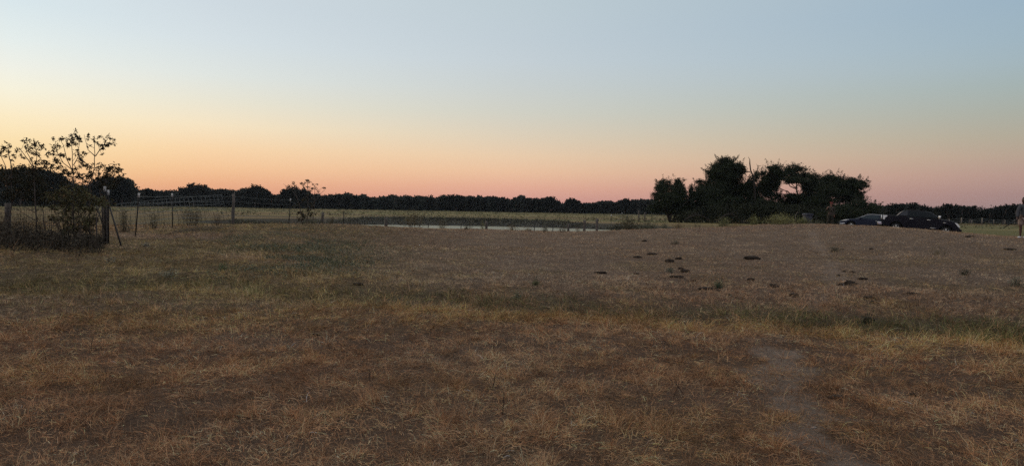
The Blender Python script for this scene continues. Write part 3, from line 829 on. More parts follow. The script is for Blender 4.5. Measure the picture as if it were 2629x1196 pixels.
# sapling by the pond fence
O3 = (620, 440); S3 = 5.86
stalky('sapling', 'sparse leafed sapling standing alone on the mound against the far woods', 42.0, O3, S3,
 [[(985, 800), (1000, 600), (1000, 300), (998, 120)], [(1070, 780), (1095, 600), (1100, 370), (1102, 215), (1140, 185)], [(1102, 230), (1072, 185)], [(1010, 640), (1080, 480), (1160, 365), (1270, 258)], [(930, 740), (880, 560), (830, 380), (790, 210), (755, 150)], [(840, 420), (760, 280), (630, 186)], [(1000, 320), (930, 220), (880, 175)], [(1100, 260), (1160, 310)]],
 [(1000, 130, 26), (1030, 150, 20), (970, 130, 12), (928, 190, 24), (900, 172, 14), (778, 170, 22), (802, 212, 18), (712, 215, 13), (760, 215, 10), (1000, 230, 20), (1048, 240, 26), (1045, 290, 22), (1110, 250, 18), (1160, 300, 20), (1142, 193, 7), (1075, 190, 7), (1225, 250, 12), (1260, 238, 8), (940, 240, 18), (1000, 330, 22), (930, 420, 46), (850, 500, 40), (1050, 500, 40), (880, 610, 54), (950, 660, 60), (900, 720, 54), (1070, 660, 44), (1000, 560, 36)], 'sapling', 8, leaf=(.10, .045), per=44, col=(.045, .042, .022), r0=.03)

# ------------------------------------------------------------------ fences
def gpt(px, Y, dz=0.0):
    """ground point at distance Y under photo column px"""
    p = at(px, 575, Y)
    return np.array([p[0], Y, G(p[0], Y) + dz])
def tpost(root, px_top, py_top, px_bot, Y, cap=True):
    base = gpt(px_bot, Y, -.1); top = at(px_top, py_top, Y)
    b = np.array(root.location)
    a, c = base - b, top - b
    d = (c - a); ln = np.linalg.norm(d)
    mb = MB()
    for w, t in ((.045, .008), (.008, .04)):
        q = d / ln
        mb.box((-w / 2, -t / 2, 0), (w / 2, t / 2, 1), tf=lambda V: a + V[:, :1] * np.array([1, 0, 0]) + V[:, 1:2] * np.array([0, 1, 0]) + V[:, 2:] * d)
    for k in range(int(ln / .09)):
        p = a + d * (k * .09 / ln)
        mb.box(p + np.array([-.012, -.028, 0]), p + np.array([.012, -.018, .02]))
    po = mb.build('steel_post', M['steel'], root)
    if cap:
        f = 1 - .16 / ln
        cm_ = MB().box((-.029, -.026, f), (.029, .026, 1.004), tf=lambda V: a + V[:, :1] * np.array([1, 0, 0]) + V[:, 1:2] * np.array([0, 1, 0]) + V[:, 2:] * d)
        cm_.build('post_cap', M['cap'], po)
    return a, c
def wpost(root, px_top, py_top, px_bot, Y, r, seed=0, lean=0):
    rs = np.random.default_rng(seed)
    base = gpt(px_bot, Y, -.1); top = at(px_top, py_top, Y); b = np.array(root.location)
    a, c = base - b, top - b
    P = wiggle(rs, a, c, 5, .012)
    k = 9; mb = MB()
    mb.tube(P, r * np.array([1.12, 1.03, 1, .97, .93]), k)
    mb.V[0] += rs.normal(size=mb.V[0].shape) * r * .05
    mb.build('wood_post', M['wood'], root, smooth_=False)
    return a, c
def wire(root, P, r=.004, sag=.03, name='wire', m='wire'):
    P = np.asarray(P, float); out = []
    for a, c in zip(P[:-1], P[1:]):
        for t in np.linspace(0, 1, 7)[:-1]:
            p = a + (c - a) * t; out.append(p - np.array([0, 0, sag * 4 * t * (1 - t)]))
    out.append(P[-1])
    MB().tube(np.array(out), r, 4, cap=False).build(name, M[m], root)

# left woven wire fence
f1 = thing('wire_fence', 'old woven wire fence with a thick wooden post behind the shrubs at far left', 'fence', gpt(20, 23.0))
a0, c0 = wpost(f1, 20, 522, 20, 23.0, .095, 1)
b_ = np.array(f1.location)
def wp(px, Y, h): return gpt(px, Y, h) - b_
mbw = MB()
rsf = np.random.default_rng(3)
for (pa, ya, pb, yb, hh) in ((-160, 22.6, 20, 22.9, 1.12), (20, 22.9, 262, 23.4, 1.12), (24, 23.2, 240, 27.0, 1.2)):
    for k in range(8):
        h = .12 + k * (hh - .12) / 7
        pts = [wp(pa + (pb - pa) * t, ya + (yb - ya) * t, h + rsf.normal() * .008) for t in np.linspace(0, 1, 9)]
        mbw.tube(np.array(pts), .0035, 4, cap=False)
    L_ = np.linalg.norm(wp(pb, yb, 0) - wp(pa, ya, 0))
    for t in np.linspace(0, 1, int(L_ / .16)):
        s_ = rsf.normal() * .02
        mbw.tube(np.array([wp(pa + (pb - pa) * t, ya + (yb - ya) * t, .05), wp(pa + (pb - pa) * (t + s_ * .05), ya + (yb - ya) * t, hh)]), .003, 4, cap=False)
mbw.build('woven_mesh', M['dark_wire'], f1)

f2 = thing('fence_brace', 'dark cluster of brace posts with two white tipped steel posts and slanting struts', 'fence post', gpt(273, 23.4))
wpost(f2, 273, 522, 273, 23.4, .088, 2)
wpost(f2, 264, 530, 267, 23.7, .05, 6)
tpost(f2, 269, 479, 271, 23.15); tpost(f2, 277.5, 488, 279, 23.2)
b2 = np.array(f2.location)
MB().tube(np.array([at(247, 528, 23.6) - b2, at(271, 596, 23.2) - b2]), .024, 7).build('strut', M['steel'], f2)
MB().tube(np.array([at(280, 526, 23.2) - b2, gpt(312, 22.6, -.03) - b2]), .026, 7).build('strut', M['steel'], f2)

# fence running along the crest of the mound
f3 = thing('wire_fence', 'run-down fence of steel posts and wooden stubs along the pond side of the mound', 'fence', gpt(350, 27.5))
b3 = np.array(f3.location)
tp = []
tp.append(tpost(f3, 357, 496, 347, 27.5))
tp.append(tpost(f3, 442, 497, 443, 34.0))
tp.append(wpost(f3, 599, 498, 598, 39.5, .075, 3))
wpost(f3, 602, 492, 601, 39.6, .028, 33)
tp.append(tpost(f3, 746, 510, 741, 43.0))
tp.append(wpost(f3, 829, 545, 826, 43.5, .075, 4))
tp.append(tpost(f3, 883, 541, 881, 44.0, cap=False))
tp.append(wpost(f3, 991, 558, 991, 44.5, .10, 5))
tp.append(tpost(f3, 1100, 574, 1099, 44.5, cap=False))
tp.append(tpost(f3, 1184, 574, 1183.5, 44.5, cap=False))
tp.append(wpost(f3, 1248.5, 568, 1249, 44.5, .078, 6))
tp.append(tpost(f3, 1314, 574, 1315, 44.5, cap=False))
tp.append(tpost(f3, 1372.5, 576, 1372, 44.5, cap=False))
tp.append(tpost(f3, 1420, 576, 1419.5, 44.5, cap=False))
tp.append(wpost(f3, 1459, 574, 1459.7, 44.5, .065, 7))
tp.append(wpost(f3, 1501, 565, 1500.4, 45.0, .08, 8))
tp.append(wpost(f3, 1533, 561, 1532.6, 46.5, .085, 9))
for k, fr in enumerate((.35, .55, .78, .93)):
    P = [a + (c - a) * fr for a, c in tp[:4]]
    wire(f3, P, .0045, .02)
for fr in (.5, .9):
    wire(f3, [a + (c - a) * fr for a, c in tp[3:8]], .004, .05)
    wire(f3, [a + (c - a) * fr for a, c in tp[12:]], .004, .03)

f4 = thing('wire_fence', 'thin steel post fence leading away past the right end of the pond', 'fence', gpt(1569, 70))
tq = [tpost(f4, 1569.5, 551, 1568, 66), tpost(f4, 1597, 546, 1597, 88), tpost(f4, 1610, 553, 1610, 100), wpost(f4, 1640, 540, 1640, 106, .10, 11), wpost(f4, 1655.5, 545, 1655, 110, .10, 12),
      tpost(f4, 1673, 548, 1672.5, 113), tpost(f4, 1686.5, 554, 1686, 116), tpost(f4, 1710, 555, 1710, 120)]
for fr in (.45, .7, .95):
    wire(f4, [a + (c - a) * fr for a, c in tq], .008, .03)

f5 = thing('wire_fence', 'faint distant fence with pale posts in front of the right hand woods', 'fence', gpt(2400, 150))
tr_ = []
for k, px in enumerate((2405, 2437, 2468, 2495, 2521, 2551, 2580, 2604, 2640, 2680)):
    g = gpt(px, 150 + (k % 2)); p = at(px, 575, g[1]); b5 = np.array(f5.location)
    a = g - b5; c = a + np.array([0, 0, 1.45 if px in (2468, 2521) else 1.1])
    MB().tube(np.array([a, c]), .11 if px in (2468, 2521) else .07, 6).build('wood_post', M['palebark'], f5)
    tr_.append((a, c))
for fr in (.35, .6, .9):
    wire(f5, [a + (c - a) * fr for a, c in tr_], .018, .02)

# cattle panels
def panel(label, corners, n_h, n_v, r, group):
    A, B, C, D = [np.asarray(c, float) for c in corners]   # bottom left, bottom right, top right, top left
    o = thing('livestock_panel', label, 'stock panel', A, group=group)
    m1 = MB(); m2 = MB(); wm = 'wire' if n_h > 6 else 'dark_wire'
    for k in range(n_h):
        t = (k / (n_h - 1)) ** 1.0
        P = np.array([(A + (D - A) * t) * (1 - s) + (B + (C - B) * t) * s for s in np.linspace(0, 1, 8)])
        P[:, 2] += np.sin(np.linspace(0, 3, 8)) * .03
        m1.tube(P - A, r, 5)
    for k in range(n_v):
        s = k / (n_v - 1)
        a = A + (B - A) * s; c = D + (C - D) * s
        m2.tube(np.array([a, c]) - A + np.array([0, r * 1.5, math.sin(s * 3) * .03]), r * .85, 5)
    m1.build('rails', M[wm], o)
    m2.build('uprights', M[wm], o)
    return o
panel('galvanised wire stock panel leaning up between the steel posts at left', [gpt(296, 33.5, .02), gpt(592, 35.5, .05), at(568, 500.5, 34.5), at(300, 524, 32.5)], 8, 25, .0075, 'wire stock panels by the fence')
panel('wire stock panel lying flat in the grass below the leaning one', [gpt(424, 29.0, .05), gpt(545, 31.5, .06), gpt(600, 35.5, .06), gpt(470, 32.0, .10)], 5, 16, .0045, 'wire stock panels by the fence')

# ------------------------------------------------------------------ weeds on the mound
def weed(label, px, top, hw, Y, col, seed, n=16, leaf=(.07, .022), name='weed', cat='weed', stem=(.09, .07, .045), alt=None, dens=26, low=0.0, group='weeds on the mound', fan=.5, py=None):
    rs = np.random.default_rng(seed)
    if py is None: b = gpt(px, Y)
    else:
        b = ground_at(px, py); Y = b[1]
    root = thing(name, label, cat, b, group=group)
    u = Y / F; W = hw * u
    Ht = max(at(px, top, Y)[2] - b[2], .08)
    st = MB(); lf = MB()
    for k in range(n):
        x = rs.normal() * W * .45; h = Ht * (1 - .45 * min(1, abs(x) / W) ** 1.5) * rs.uniform(.6, 1.0)
        if k == 0: x, h = 0, Ht
        d = rs.normal() * W * .4
        gx = x * (1 - fan); gz = G(b[0] + gx, Y + d) - b[2]
        P = wiggle(rs, (gx, d, gz - .02), (x + rs.normal() * .1 * W, d, h), 5, .04)
        st.tube(P, np.linspace(.007, .003, 5) * max(1, Y / 40), 3, cap=False)
        m_ = dens
        t = rs.uniform(low, 1.03, m_)
        Q = np.stack([np.interp(t, np.linspace(0, 1, 5), P[:, i]) for i in range(3)], 1) + rs.normal(size=(m_, 3)) * (.03 + W * .10)
        leaves(lf, Q, rs, leaf[0], leaf[1], leafcols(rs, m_, col, .4, alt, .25), droop=.1)
    st.build('stems', mat_stem(stem), root); lf.build('leaves', M['leaf'], root, col=True)
    return root
_ms = {}
def mat_stem(c):
    if c not in _ms: _ms[c] = mat('stem', c, .9)
    return _ms[c]
PALE = (.19, .165, .095); YG = (.20, .205, .085); GG = (.14, .15, .10); DK = (.05, .05, .03); TAN = (.24, .175, .09)
weed('tall pale dry weed thicket on brown stems right of the thickest wooden stub', 1064, 534, 34, 46, PALE, 1, 26, (.10, .035), dens=34, low=.3, stem=(.12, .07, .04))
weed('small pale weed before the pond between two thin black stakes', 1134, 565, 17, 44.2, PALE, 2, 12, dens=30)
weed('low dark leafy weed at the water edge right of a thin black stake', 1197, 576, 15, 43.5, DK, 3, 9, dens=22)
weed('thin wispy weed stem rising faintly left of the wooden stub above the pond', 1209, 548, 9, 47, PALE, 4, 4, dens=30)
weed('bright yellow green weed leaning beside a grey wooden stub above the pond', 1238, 565, 9, 44.2, (.24, .23, .07), 5, 6, dens=26)
weed('low brown dry weed on the mound edge under the grazing cow', 1316, 581, 24, 43, TAN, 6, 16, dens=22)
weed('low tan weed between two thin stakes in front of the pond', 1357, 583, 18, 43, TAN, 7, 12, dens=20)
weed('dark broad leafed weed in front of the pond left of a thin pale tipped stake', 1400, 580, 12, 43, DK, 8, 9, dens=24)
weed('brownish weed left of the shortest grey wooden stub', 1446, 583, 13, 43, (.12, .08, .045), 9, 9, dens=22)
weed('tiny dry weed between two grey wooden stubs by the pond', 1483, 584, 8, 43.5, TAN, 10, 6, dens=18)
weed('dark rounded bush at the right end of the pond behind the mound edge', 1612, 556, 34, 52, (.075, .075, .045), 11, 34, (.11, .05), dens=44, name='bush', cat='bush', alt=PALE)
weed('dark low weed bank joining the pond corner to the round dark bush', 1585, 572, 22, 50, (.06, .06, .04), 40, 22, (.10, .045), dens=34, alt=GG)
weed('grey green weed clump just right of the dark bush by the pond', 1664, 566, 30, 46, GG, 12, 22, (.09, .035), dens=34)
weed('small grey green weed left of the tan weed clump below the grove', 1707, 572, 15, 45, GG, 13, 12, dens=28)
weed('tan dry weed clump below the left end of the grove', 1742, 568, 18, 45.5, TAN, 14, 18, dens=34)
weed('grey weed clump half hidden right of the tan weed below the grove', 1790, 573, 24, 47, (.10, .10, .07), 15, 16, dens=30)
weed('yellow green weed in front of the arched fallen limb', 1858, 556, 24, 46, (.17, .18, .08), 16, 24, (.09, .03), dens=36)
weed('spiky yellow green weed below the dead snag', 1936, 553, 20, 44, YG, 17, 20, (.09, .028), dens=34)
weed('widest bright yellow green weed clump in front of the grove', 2003, 550, 42, 43.5, (.25, .245, .105), 18, 60, (.09, .026), dens=46)
weed('low yellow green weed patch at the base of the grey trash bin', 2062, 561, 24, 43, YG, 19, 26, (.08, .026), dens=34)
weed('small green grey weed left of the camouflaged person', 2098, 564, 14, 43, GG, 20, 14, dens=28)
weed('tan grass clump in front of the dark log heap below the tall tree', 1888, 577, 32, 43, TAN, 21, 22, (.08, .02), dens=22)
weed('bleached weed clump rising in front of the leaning wire panel', 492, 528, 46, 36, (.12, .11, .075), 22, 40, (.08, .025), dens=30, low=.2)
weed('dry brown weed clump left of the wooden post with the wire loop', 556, 545, 26, 37.5, (.13, .09, .06), 23, 18, dens=26)
weed('greyish weed clump between the slanting strut and the leaning steel post', 320, 530, 26, 30, (.13, .125, .08), 24, 26, (.07, .022), dens=26)
weed('pale weed clump between the leaning steel post and the wire panel', 395, 532, 30, 33, (.14, .13, .08), 25, 26, (.07, .022), dens=26)
weed('small scrubby weed right of the pond fence sapling', 850, 556, 16, 43.5, (.10, .09, .05), 26, 12, dens=28)
weed('low green weed beneath the sapling against the steel post', 800, 560, 34, 43.0, (.09, .10, .05), 27, 26, dens=30)
for lab, x, y, t, hw, c in (
 ('small green weed growing alone among the dung on the mound', 1844, 740, 722, 10, (.07, .11, .06)),
 ('flat dark green weed near the top of the worn path', 2143, 646, 632, 12, (.05, .07, .045)),
 ('grey green weed smudge on the mound below the grove', 1735, 627, 618, 11, (.07, .08, .06)),
 ('silvery weed tuft beside the two near dung pats', 1722, 700, 688, 9, (.15, .16, .12)),
 ('dark low weed on the right of the mound above the twigs', 2476, 706, 692, 16, (.05, .055, .04)),
 ('pale grey green weed tuft near the right picture edge', 2612, 735, 708, 18, (.15, .16, .11)),
 ('black green weed tuft on the upper lip of the grassy swale', 2228, 829, 815, 18, (.028, .034, .02)),
 ('yellowish weed patch on the right slope below the pickup', 2415, 655, 642, 40, (.15, .125, .06)),
 ('green weed sprig in the olive grass right of centre', 1375, 735, 722, 8, (.13, .15, .07)),
 ('pale flowering weed tuft in the swale grass at left', 430, 712, 696, 24, (.22, .23, .17)),
 ('bright green weed in the left meadow right of the flowering tuft', 572, 695, 678, 10, (.13, .18, .09)),
 ('pale weed sprig in the dark middle of the swale', 1330, 768, 748, 8, (.17, .18, .12)),
 ('small pale flowering weed below the steel posts at left', 285, 676, 664, 14, (.22, .21, .16)),
 ('white specked weed below the left brace posts', 372, 634, 625, 14, (.26, .25, .21))):
    weed(lab, x, t, hw, 20, c, int(x), 12, (.045, .014), dens=22, group='low weeds on the slope', py=y)

# low grey green weed carpet left of centre, weeds over the far field and banks
def carpet():
    rs = np.random.default_rng(50); mb = MB()
    n = 5200
    px = rs.normal(760, 110, n); py = rs.uniform(592, 665, n)
    for x, y in zip(px, py):
        if rs.random() < .3 and x < 560: continue
        Y = 1.25 * F / (y - (536 + .0171 * (x - 1315)))
        if Y > 40 or Y < 12: continue
        Y *= rs.uniform(.9, 1.1)
        p = gpt(x, Y)
        if fbm(p[0] * .5, p[1] * .5, 140, 3) < .5: continue
        h = rs.uniform(.04, .15)
        m_ = 7
        Q = p + np.stack([rs.normal(size=m_) * .05, rs.normal(size=m_) * .05, rs.random(m_) * h], 1)
        pal = np.array([(.12, .14, .085), (.17, .175, .13), (.085, .105, .055)])[rs.integers(0, 3)]
        leaves(mb, Q, rs, .05, .018, leafcols(rs, m_, pal, .3))
    tag(mb.build('low_weeds', M['leaf'], col=True), 'low grey green weeds scattered over the left of the mound', 'weeds', kind='stuff')
carpet()
def field_stuff():
    rs = np.random.default_rng(51); mb = MB()
    for k in range(5200):
        Y = rs.choice([rs.uniform(100, 180), rs.uniform(180, 320)], p=[.3, .7]); px = rs.uniform(-100, 2750)
        p = gpt(px, Y)
        if pond_d(p[0], p[1]) < .5: continue
        h = rs.uniform(.15, .55) * (1.4 if rs.random() < .12 else 1)
        m_ = 5
        Q = p + np.stack([rs.normal(size=m_) * .35, rs.normal(size=m_) * .3, rs.random(m_) * h], 1)
        leaves(mb, Q, rs, .30, .16, leafcols(rs, m_, (.15, .15, .08), .4))
    tag(mb.build('field_weeds', M['leaf'], col=True), 'tufts of tall weeds dotted over the far green pasture', 'weeds', kind='stuff')
    mb = MB()
    for k in range(7000):
        a = rs.uniform(-.05, math.pi + .05); q = rs.uniform(.98, 1.14)
        X = -6.5 + 19.5 * q * math.cos(a); Y = 76 + 21.0 * q * math.sin(a)
        if Y < 60: continue
        p = np.array([X, Y, G(X, Y)])
        if p[2] < POND_Z + .02: continue
        h = rs.uniform(.08, .3); m_ = 7
        Q = p + np.stack([rs.normal(size=m_) * .3, rs.normal(size=m_) * .25, rs.random(m_) * h], 1)
        pal = np.array([(.085, .085, .055), (.11, .11, .065), (.06, .056, .046)])[rs.integers(0, 3)]
        leaves(mb, Q, rs, .22, .10, leafcols(rs, m_, pal, .45))
    tag(mb.build('bank_scrub', M['leaf'], col=True), 'dark scrub growing on the far bank of the pond', 'scrub', kind='stuff')
field_stuff()
for k, (lab, x, y, h, ln) in enumerate((
 ('thin dark dead stalk standing left of centre below the swale', 937, 893, .20, .02),
 ('thin dead stalk at the lower centre of the dry grass', 1290, 1065, .17, .01),
 ('short dead stalk above the lower centre one', 1263, 1000, .14, .03),
 ('forked dark dead stalk in the dry grass right of centre', 1728, 1018, .13, .05),
 ('leaning dead stalk in the grass left of centre', 950, 980, .12, -.01),
 ('dead stalk poking up in the left foreground grass', 232, 905, .14, .02),
 ('dead stalk just above the left foreground with a thin tip', 118, 930, .15, -.02),
 ('short upright dead stub on the right slope above the silvery weed', 2482, 722, .16, .05),
 ('dark dead twig beside the swale at left centre', 1265, 900, .15, .03))):
    b = ground_at(x, y); rs = np.random.default_rng(k + 70)
    o = thing('dead_stalk', lab, 'dead stalk', b, group='dead stalks in the grass')
    s_ = MB().tube(wiggle(rs, (0, 0, -.02), (ln, 0, h), 5, .04), [.0045, .004, .0035, .003, .002], 5)
    if 'forked' in lab: s_.tube(wiggle(rs, (.02, 0, h * .9), (.09, 0, .02), 4, .04), [.004, .004, .003, .003], 5)
    s_.build('stalk', mat_stem((.05, .03, .022)), o)

# ------------------------------------------------------------------ dung and stones
def lump(name, label, cat, x, y, wpx, hr, m, seed, group, asp=1.4, parts=2):
    rs = np.random.default_rng(seed)
    b = ground_at(x, y); u = b[1] / F; W = wpx * u / 2
    bm = bmesh.new()
    bmesh.ops.create_icosphere(bm, subdivisions=4, radius=1)
    V = np.array([v.co[:] for v in bm.verts])
    n = fbm(V[:, 0] * 2.2 + seed, V[:, 1] * 2.2 + V[:, 2], seed, 4) - .5
    n2 = fbm(V[:, 0] * 7 + seed, V[:, 1] * 7 + V[:, 2] * 5, seed + 5, 3) - .5
    V = V * (1 + .9 * n + .35 * n2)[:, None]
    V[:, 0] *= W; V[:, 1] *= W * .8; V[:, 2] = np.maximum(V[:, 2], -.15) * W * hr
    for v, c in zip(bm.verts, V): v.co = c
    for f in bm.faces: f.smooth = True
    me = bpy.data.meshes.new(name); bm.to_mesh(me); bm.free()
    o = obj(name, me, M[m] if isinstance(m, str) else m, None, (b[0], b[1], b[2] + W * .08))
    tag(o, label, cat, group)
DG = 'cow dung lying on the mound'
DUNG = [
 ('small dark dung pat near the mound top straight below the left grove tree', 1654, 620, 13, .4),
 ('thin dung smear on the mound left of the paired pats', 1636, 661, 20, .3),
 ('flat narrow dung pat between the thin smear and the paired pats', 1675, 653.5, 26, .25),
 ('plump dung pat touching a smaller one, left of the pair', 1718, 672, 22, .55),
 ('dung pat up and right of its plump neighbour', 1742, 666, 20, .45),
 ('small dung pat directly above a larger one mid slope', 1748, 691, 17, .4),
 ('larger dung pat directly beneath a small one mid slope', 1757, 698, 24, .4),
 ('wedge shaped flat dung pat left of a tiny one', 1737, 712.5, 32, .25),
 ('tiny dark dung dropping right of the wedge shaped pat', 1781, 722, 15, .4),
 ('grey flattened dung pat at the right edge of the olive grass', 1543, 702, 34, .2),
 ('faint small dung pat right of the grey flattened one', 1633, 703, 16, .25),
 ('long row-like dung smear under the dead snag', 1932, 665, 46, .22),
 ('peaked dung pat alone in the middle of the right slope', 1929, 720, 22, .5),
 ('long thin dung smear left of the lone green weed', 1812, 742, 40, .15),
 ('dung pat right under the lone green weed', 1845, 749, 20, .35),
 ('little dung ball lowest and right of the green weed', 1871, 758, 14, .5),
 ('rounded dark dung mound left of the worn path', 1986, 738, 27, .55),
 ('lumpy dung pat nearest the swale left of the path', 2038, 761, 26, .45),
 ('biggest dung mound beside the worn path on the right', 2184, 731, 30, .55),
 ('flat dung fringe on the left flank of the biggest mound', 2160, 732, 22, .25),
 ('reddish flat dung pat up and right of the biggest mound', 2215, 717, 24, .3),
 ('small dung clod in the scattered cluster above the biggest mound, left one', 2166, 698, 12, .5),
 ('small dung clod in the scattered cluster above the biggest mound, right one', 2189, 700, 14, .5),
 ('crumbled dung bit at the left of the scattered cluster by the path', 2152, 708, 12, .4),
 ('tiny dark clod right of the dark green weed by the path', 2162, 641, 10, .5),
 ('small dark clod on the bare slope under the sedan', 2237, 640, 12, .4),
 ('brown spread dung pat above a similar one near the swale', 2235, 766, 34, .22),
 ('brown spread dung pat below a similar one near the swale', 2247, 777, 30, .28),
 ('flat dung pat on the right slope above the swale', 2340, 755, 26, .22),
 ('dark dung smear near the crest right of the pickup nose', 2489, 609, 22, .25),
 ('dark flat dung patch on the slope below the person in shorts', 2593, 642, 30, .2),
 ('dark dung pat half buried in the left meadow grass', 918, 731, 30, .3),
 ('dark clod in the dry grass left of centre below the swale', 811, 862, 18, .5),
 ('dark rough clod in the near grass right of the path', 2344, 1016, 24, .5),
 ('dark lump standing in for a shaded hollow beside the near end of the path', 2148, 1022, 50, .22),  # shade of a hollow, modelled as a dung-coloured lump
]
for i, (lab, x, y, w, h) in enumerate(DUNG):
    lump('cow_dung', lab, 'dung', x, y, w * .92, h * 1.25, 'dung', 100 + i, DG)
ms = mat('stone', (.34, .30, .27), .9, noise=(20, (.22, .19, .17), .8))
lump('stone', 'pale pinkish stone in the grass right of the path', 'stone', 2287, 1053, 17, .7, ms, 201, 'pale stones by the path')
lump('stone', 'small whitish stone lying on the bare path', 'stone', 2089, 1098, 13, .5, ms, 202, 'pale stones by the path')
lump('stone', 'pale stone on the wire panel lying in the grass', 'stone', 487, 582, 11, .6, ms, 203, None)

# ------------------------------------------------------------------ vehicles
def prism(bm_pts, y0, y1, name, m, parent, bevel=.02, inset_top=None, taper=0):
    """side profile (x, z) extruded across y; taper narrows the upper points"""
    bm = bmesh.new()
    zs = [p[1] for p in bm_pts]; z0, z1 = min(zs), max(zs)
    def yy(y, z): return y * (1 - taper * (z - z0) / (z1 - z0 + 1e-9))
    A = [bm.verts.new((x, yy(y0, z), z)) for x, z in bm_pts]; B = [bm.verts.new((x, yy(y1, z), z)) for x, z in bm_pts]
    n = len(A)
    bm.faces.new(A); bm.faces.new(B[::-1])
    for i in range(n): bm.faces.new((A[i], B[i], B[(i + 1) % n], A[(i + 1) % n]))
    bmesh.ops.recalc_face_normals(bm, faces=bm.faces)
    for f in bm.faces: f.smooth = False
    me = bpy.data.meshes.new(name); bm.to_mesh(me); bm.free()
    o = obj(name, me, m, parent)
    if bevel:
        b = o.modifiers.new('bevel', 'BEVEL'); b.width = bevel; b.segments = 2; b.limit_method = 'ANGLE'; b.angle_limit = rad(35)
    return o
def arc(cx, cz, r, a0, a1, n=9):
    return [(cx + r * math.cos(rad(a)), cz + r * math.sin(rad(a))) for a in np.linspace(a0, a1, n)]
def paint(name, c, rough=.25):
    m = mat(name, c, rough, spec=.25)
    m.node_tree.nodes['Principled BSDF'].inputs['Coat Weight'].default_value = .15
    return m
mv = dict(glass=mat('car_glass', (.010, .014, .016), .15, spec=.22), chrome=mat('chrome', (.75, .75, .75), .18, metal=1), rubber=mat('rubber', (.012, .012, .013), .8),
          alloy=mat('alloy', (.6, .6, .6), .3, metal=.8), lens=mat('clear_lens', (.9, .92, .95), .35, spec=.6), red=mat('red_lens', (.25, .01, .015), .3), trim=mat('black_trim', (.01, .01, .011), .6))
def wheel(root, x, y, z, r, side, w=.25):
    o = bpy.data.objects.new('wheel', None); COL.objects.link(o); o.parent = root; o.location = (x, y, z); o.empty_display_size = .1
    k = 28; a = np.arange(k) / k * 2 * np.pi
    prof = [(r * .66, -w / 2), (r * .95, -w / 2), (r, -w * .36), (r, w * .36), (r * .95, w / 2), (r * .66, w / 2)]
    V = [(p * math.cos(t), q, p * math.sin(t)) for t in a for p, q in prof]; n = len(prof)
    Q = [(i * n + j, i * n + (j + 1) % n, ((i + 1) % k) * n + (j + 1) % n, ((i + 1) % k) * n + j) for i in range(k) for j in range(n)]
    obj('tyre', mesh_np('tyre', V, Q), mv['rubber'], o)
    mb = MB()
    rr = r * .66; yo = side * w * .38
    ring = np.array([(rr * .97 * math.cos(t), yo, rr * .97 * math.sin(t)) for t in np.append(a, a[0])])
    mb.tube(ring, .022, 6, cap=False)
    for q in range(5):
        t = 2 * math.pi * (q + .25) / 5
        for dt in (-.16, .16):
            mb.tube(np.array([(0, yo, 0), (rr * math.cos(t + dt), yo, rr * math.sin(t + dt))]), [.035, .028], 5)
    mb.tube(np.array([(0, yo - .03, 0), (0, yo + .03, 0)]), .07, 10)
    mb.build('rim', mv['alloy'], o)
def seat_on_ground(root, x0, x1, hw):
    """set height, pitch and roll so that the wheels stand on the ground"""
    X, Y = root.location[0], root.location[1]; th = root.rotation_euler[2]
    f = np.array([math.cos(th), math.sin(th)]); s = np.array([-math.sin(th), math.cos(th)])
    def gz(a, b_): return G(X + f[0] * a + s[0] * b_, Y + f[1] * a + s[1] * b_)
    zf = (gz(x1, hw) + gz(x1, -hw)) / 2; zr = (gz(x0, hw) + gz(x0, -hw)) / 2
    pitch = math.atan2(zf - zr, x1 - x0)
    zl = (gz(x0, hw) + gz(x1, hw)) / 2; zR = (gz(x0, -hw) + gz(x1, -hw)) / 2
    roll = math.atan2(zl - zR, 2 * hw)
    Rm = Matrix.Rotation(th, 4, 'Z') @ Matrix.Rotation(-pitch, 4, 'Y') @ Matrix.Rotation(roll * .5, 4, 'X')
    root.rotation_euler = Rm.to_euler()
    root.location[2] = zr + (zf - zr) * (0 - x0) / (x1 - x0)
    print('vehicle', root.name, [round(v, 2) for v in root.location], round(math.degrees(pitch), 1), round(math.degrees(roll), 1))
def place_car(root, px_rear, px_nose, Y, x_rear, x_nose, yaw_extra=0):
    a = at(px_rear, 560, Y); c = at(px_nose, 560, Y)
    return a, c

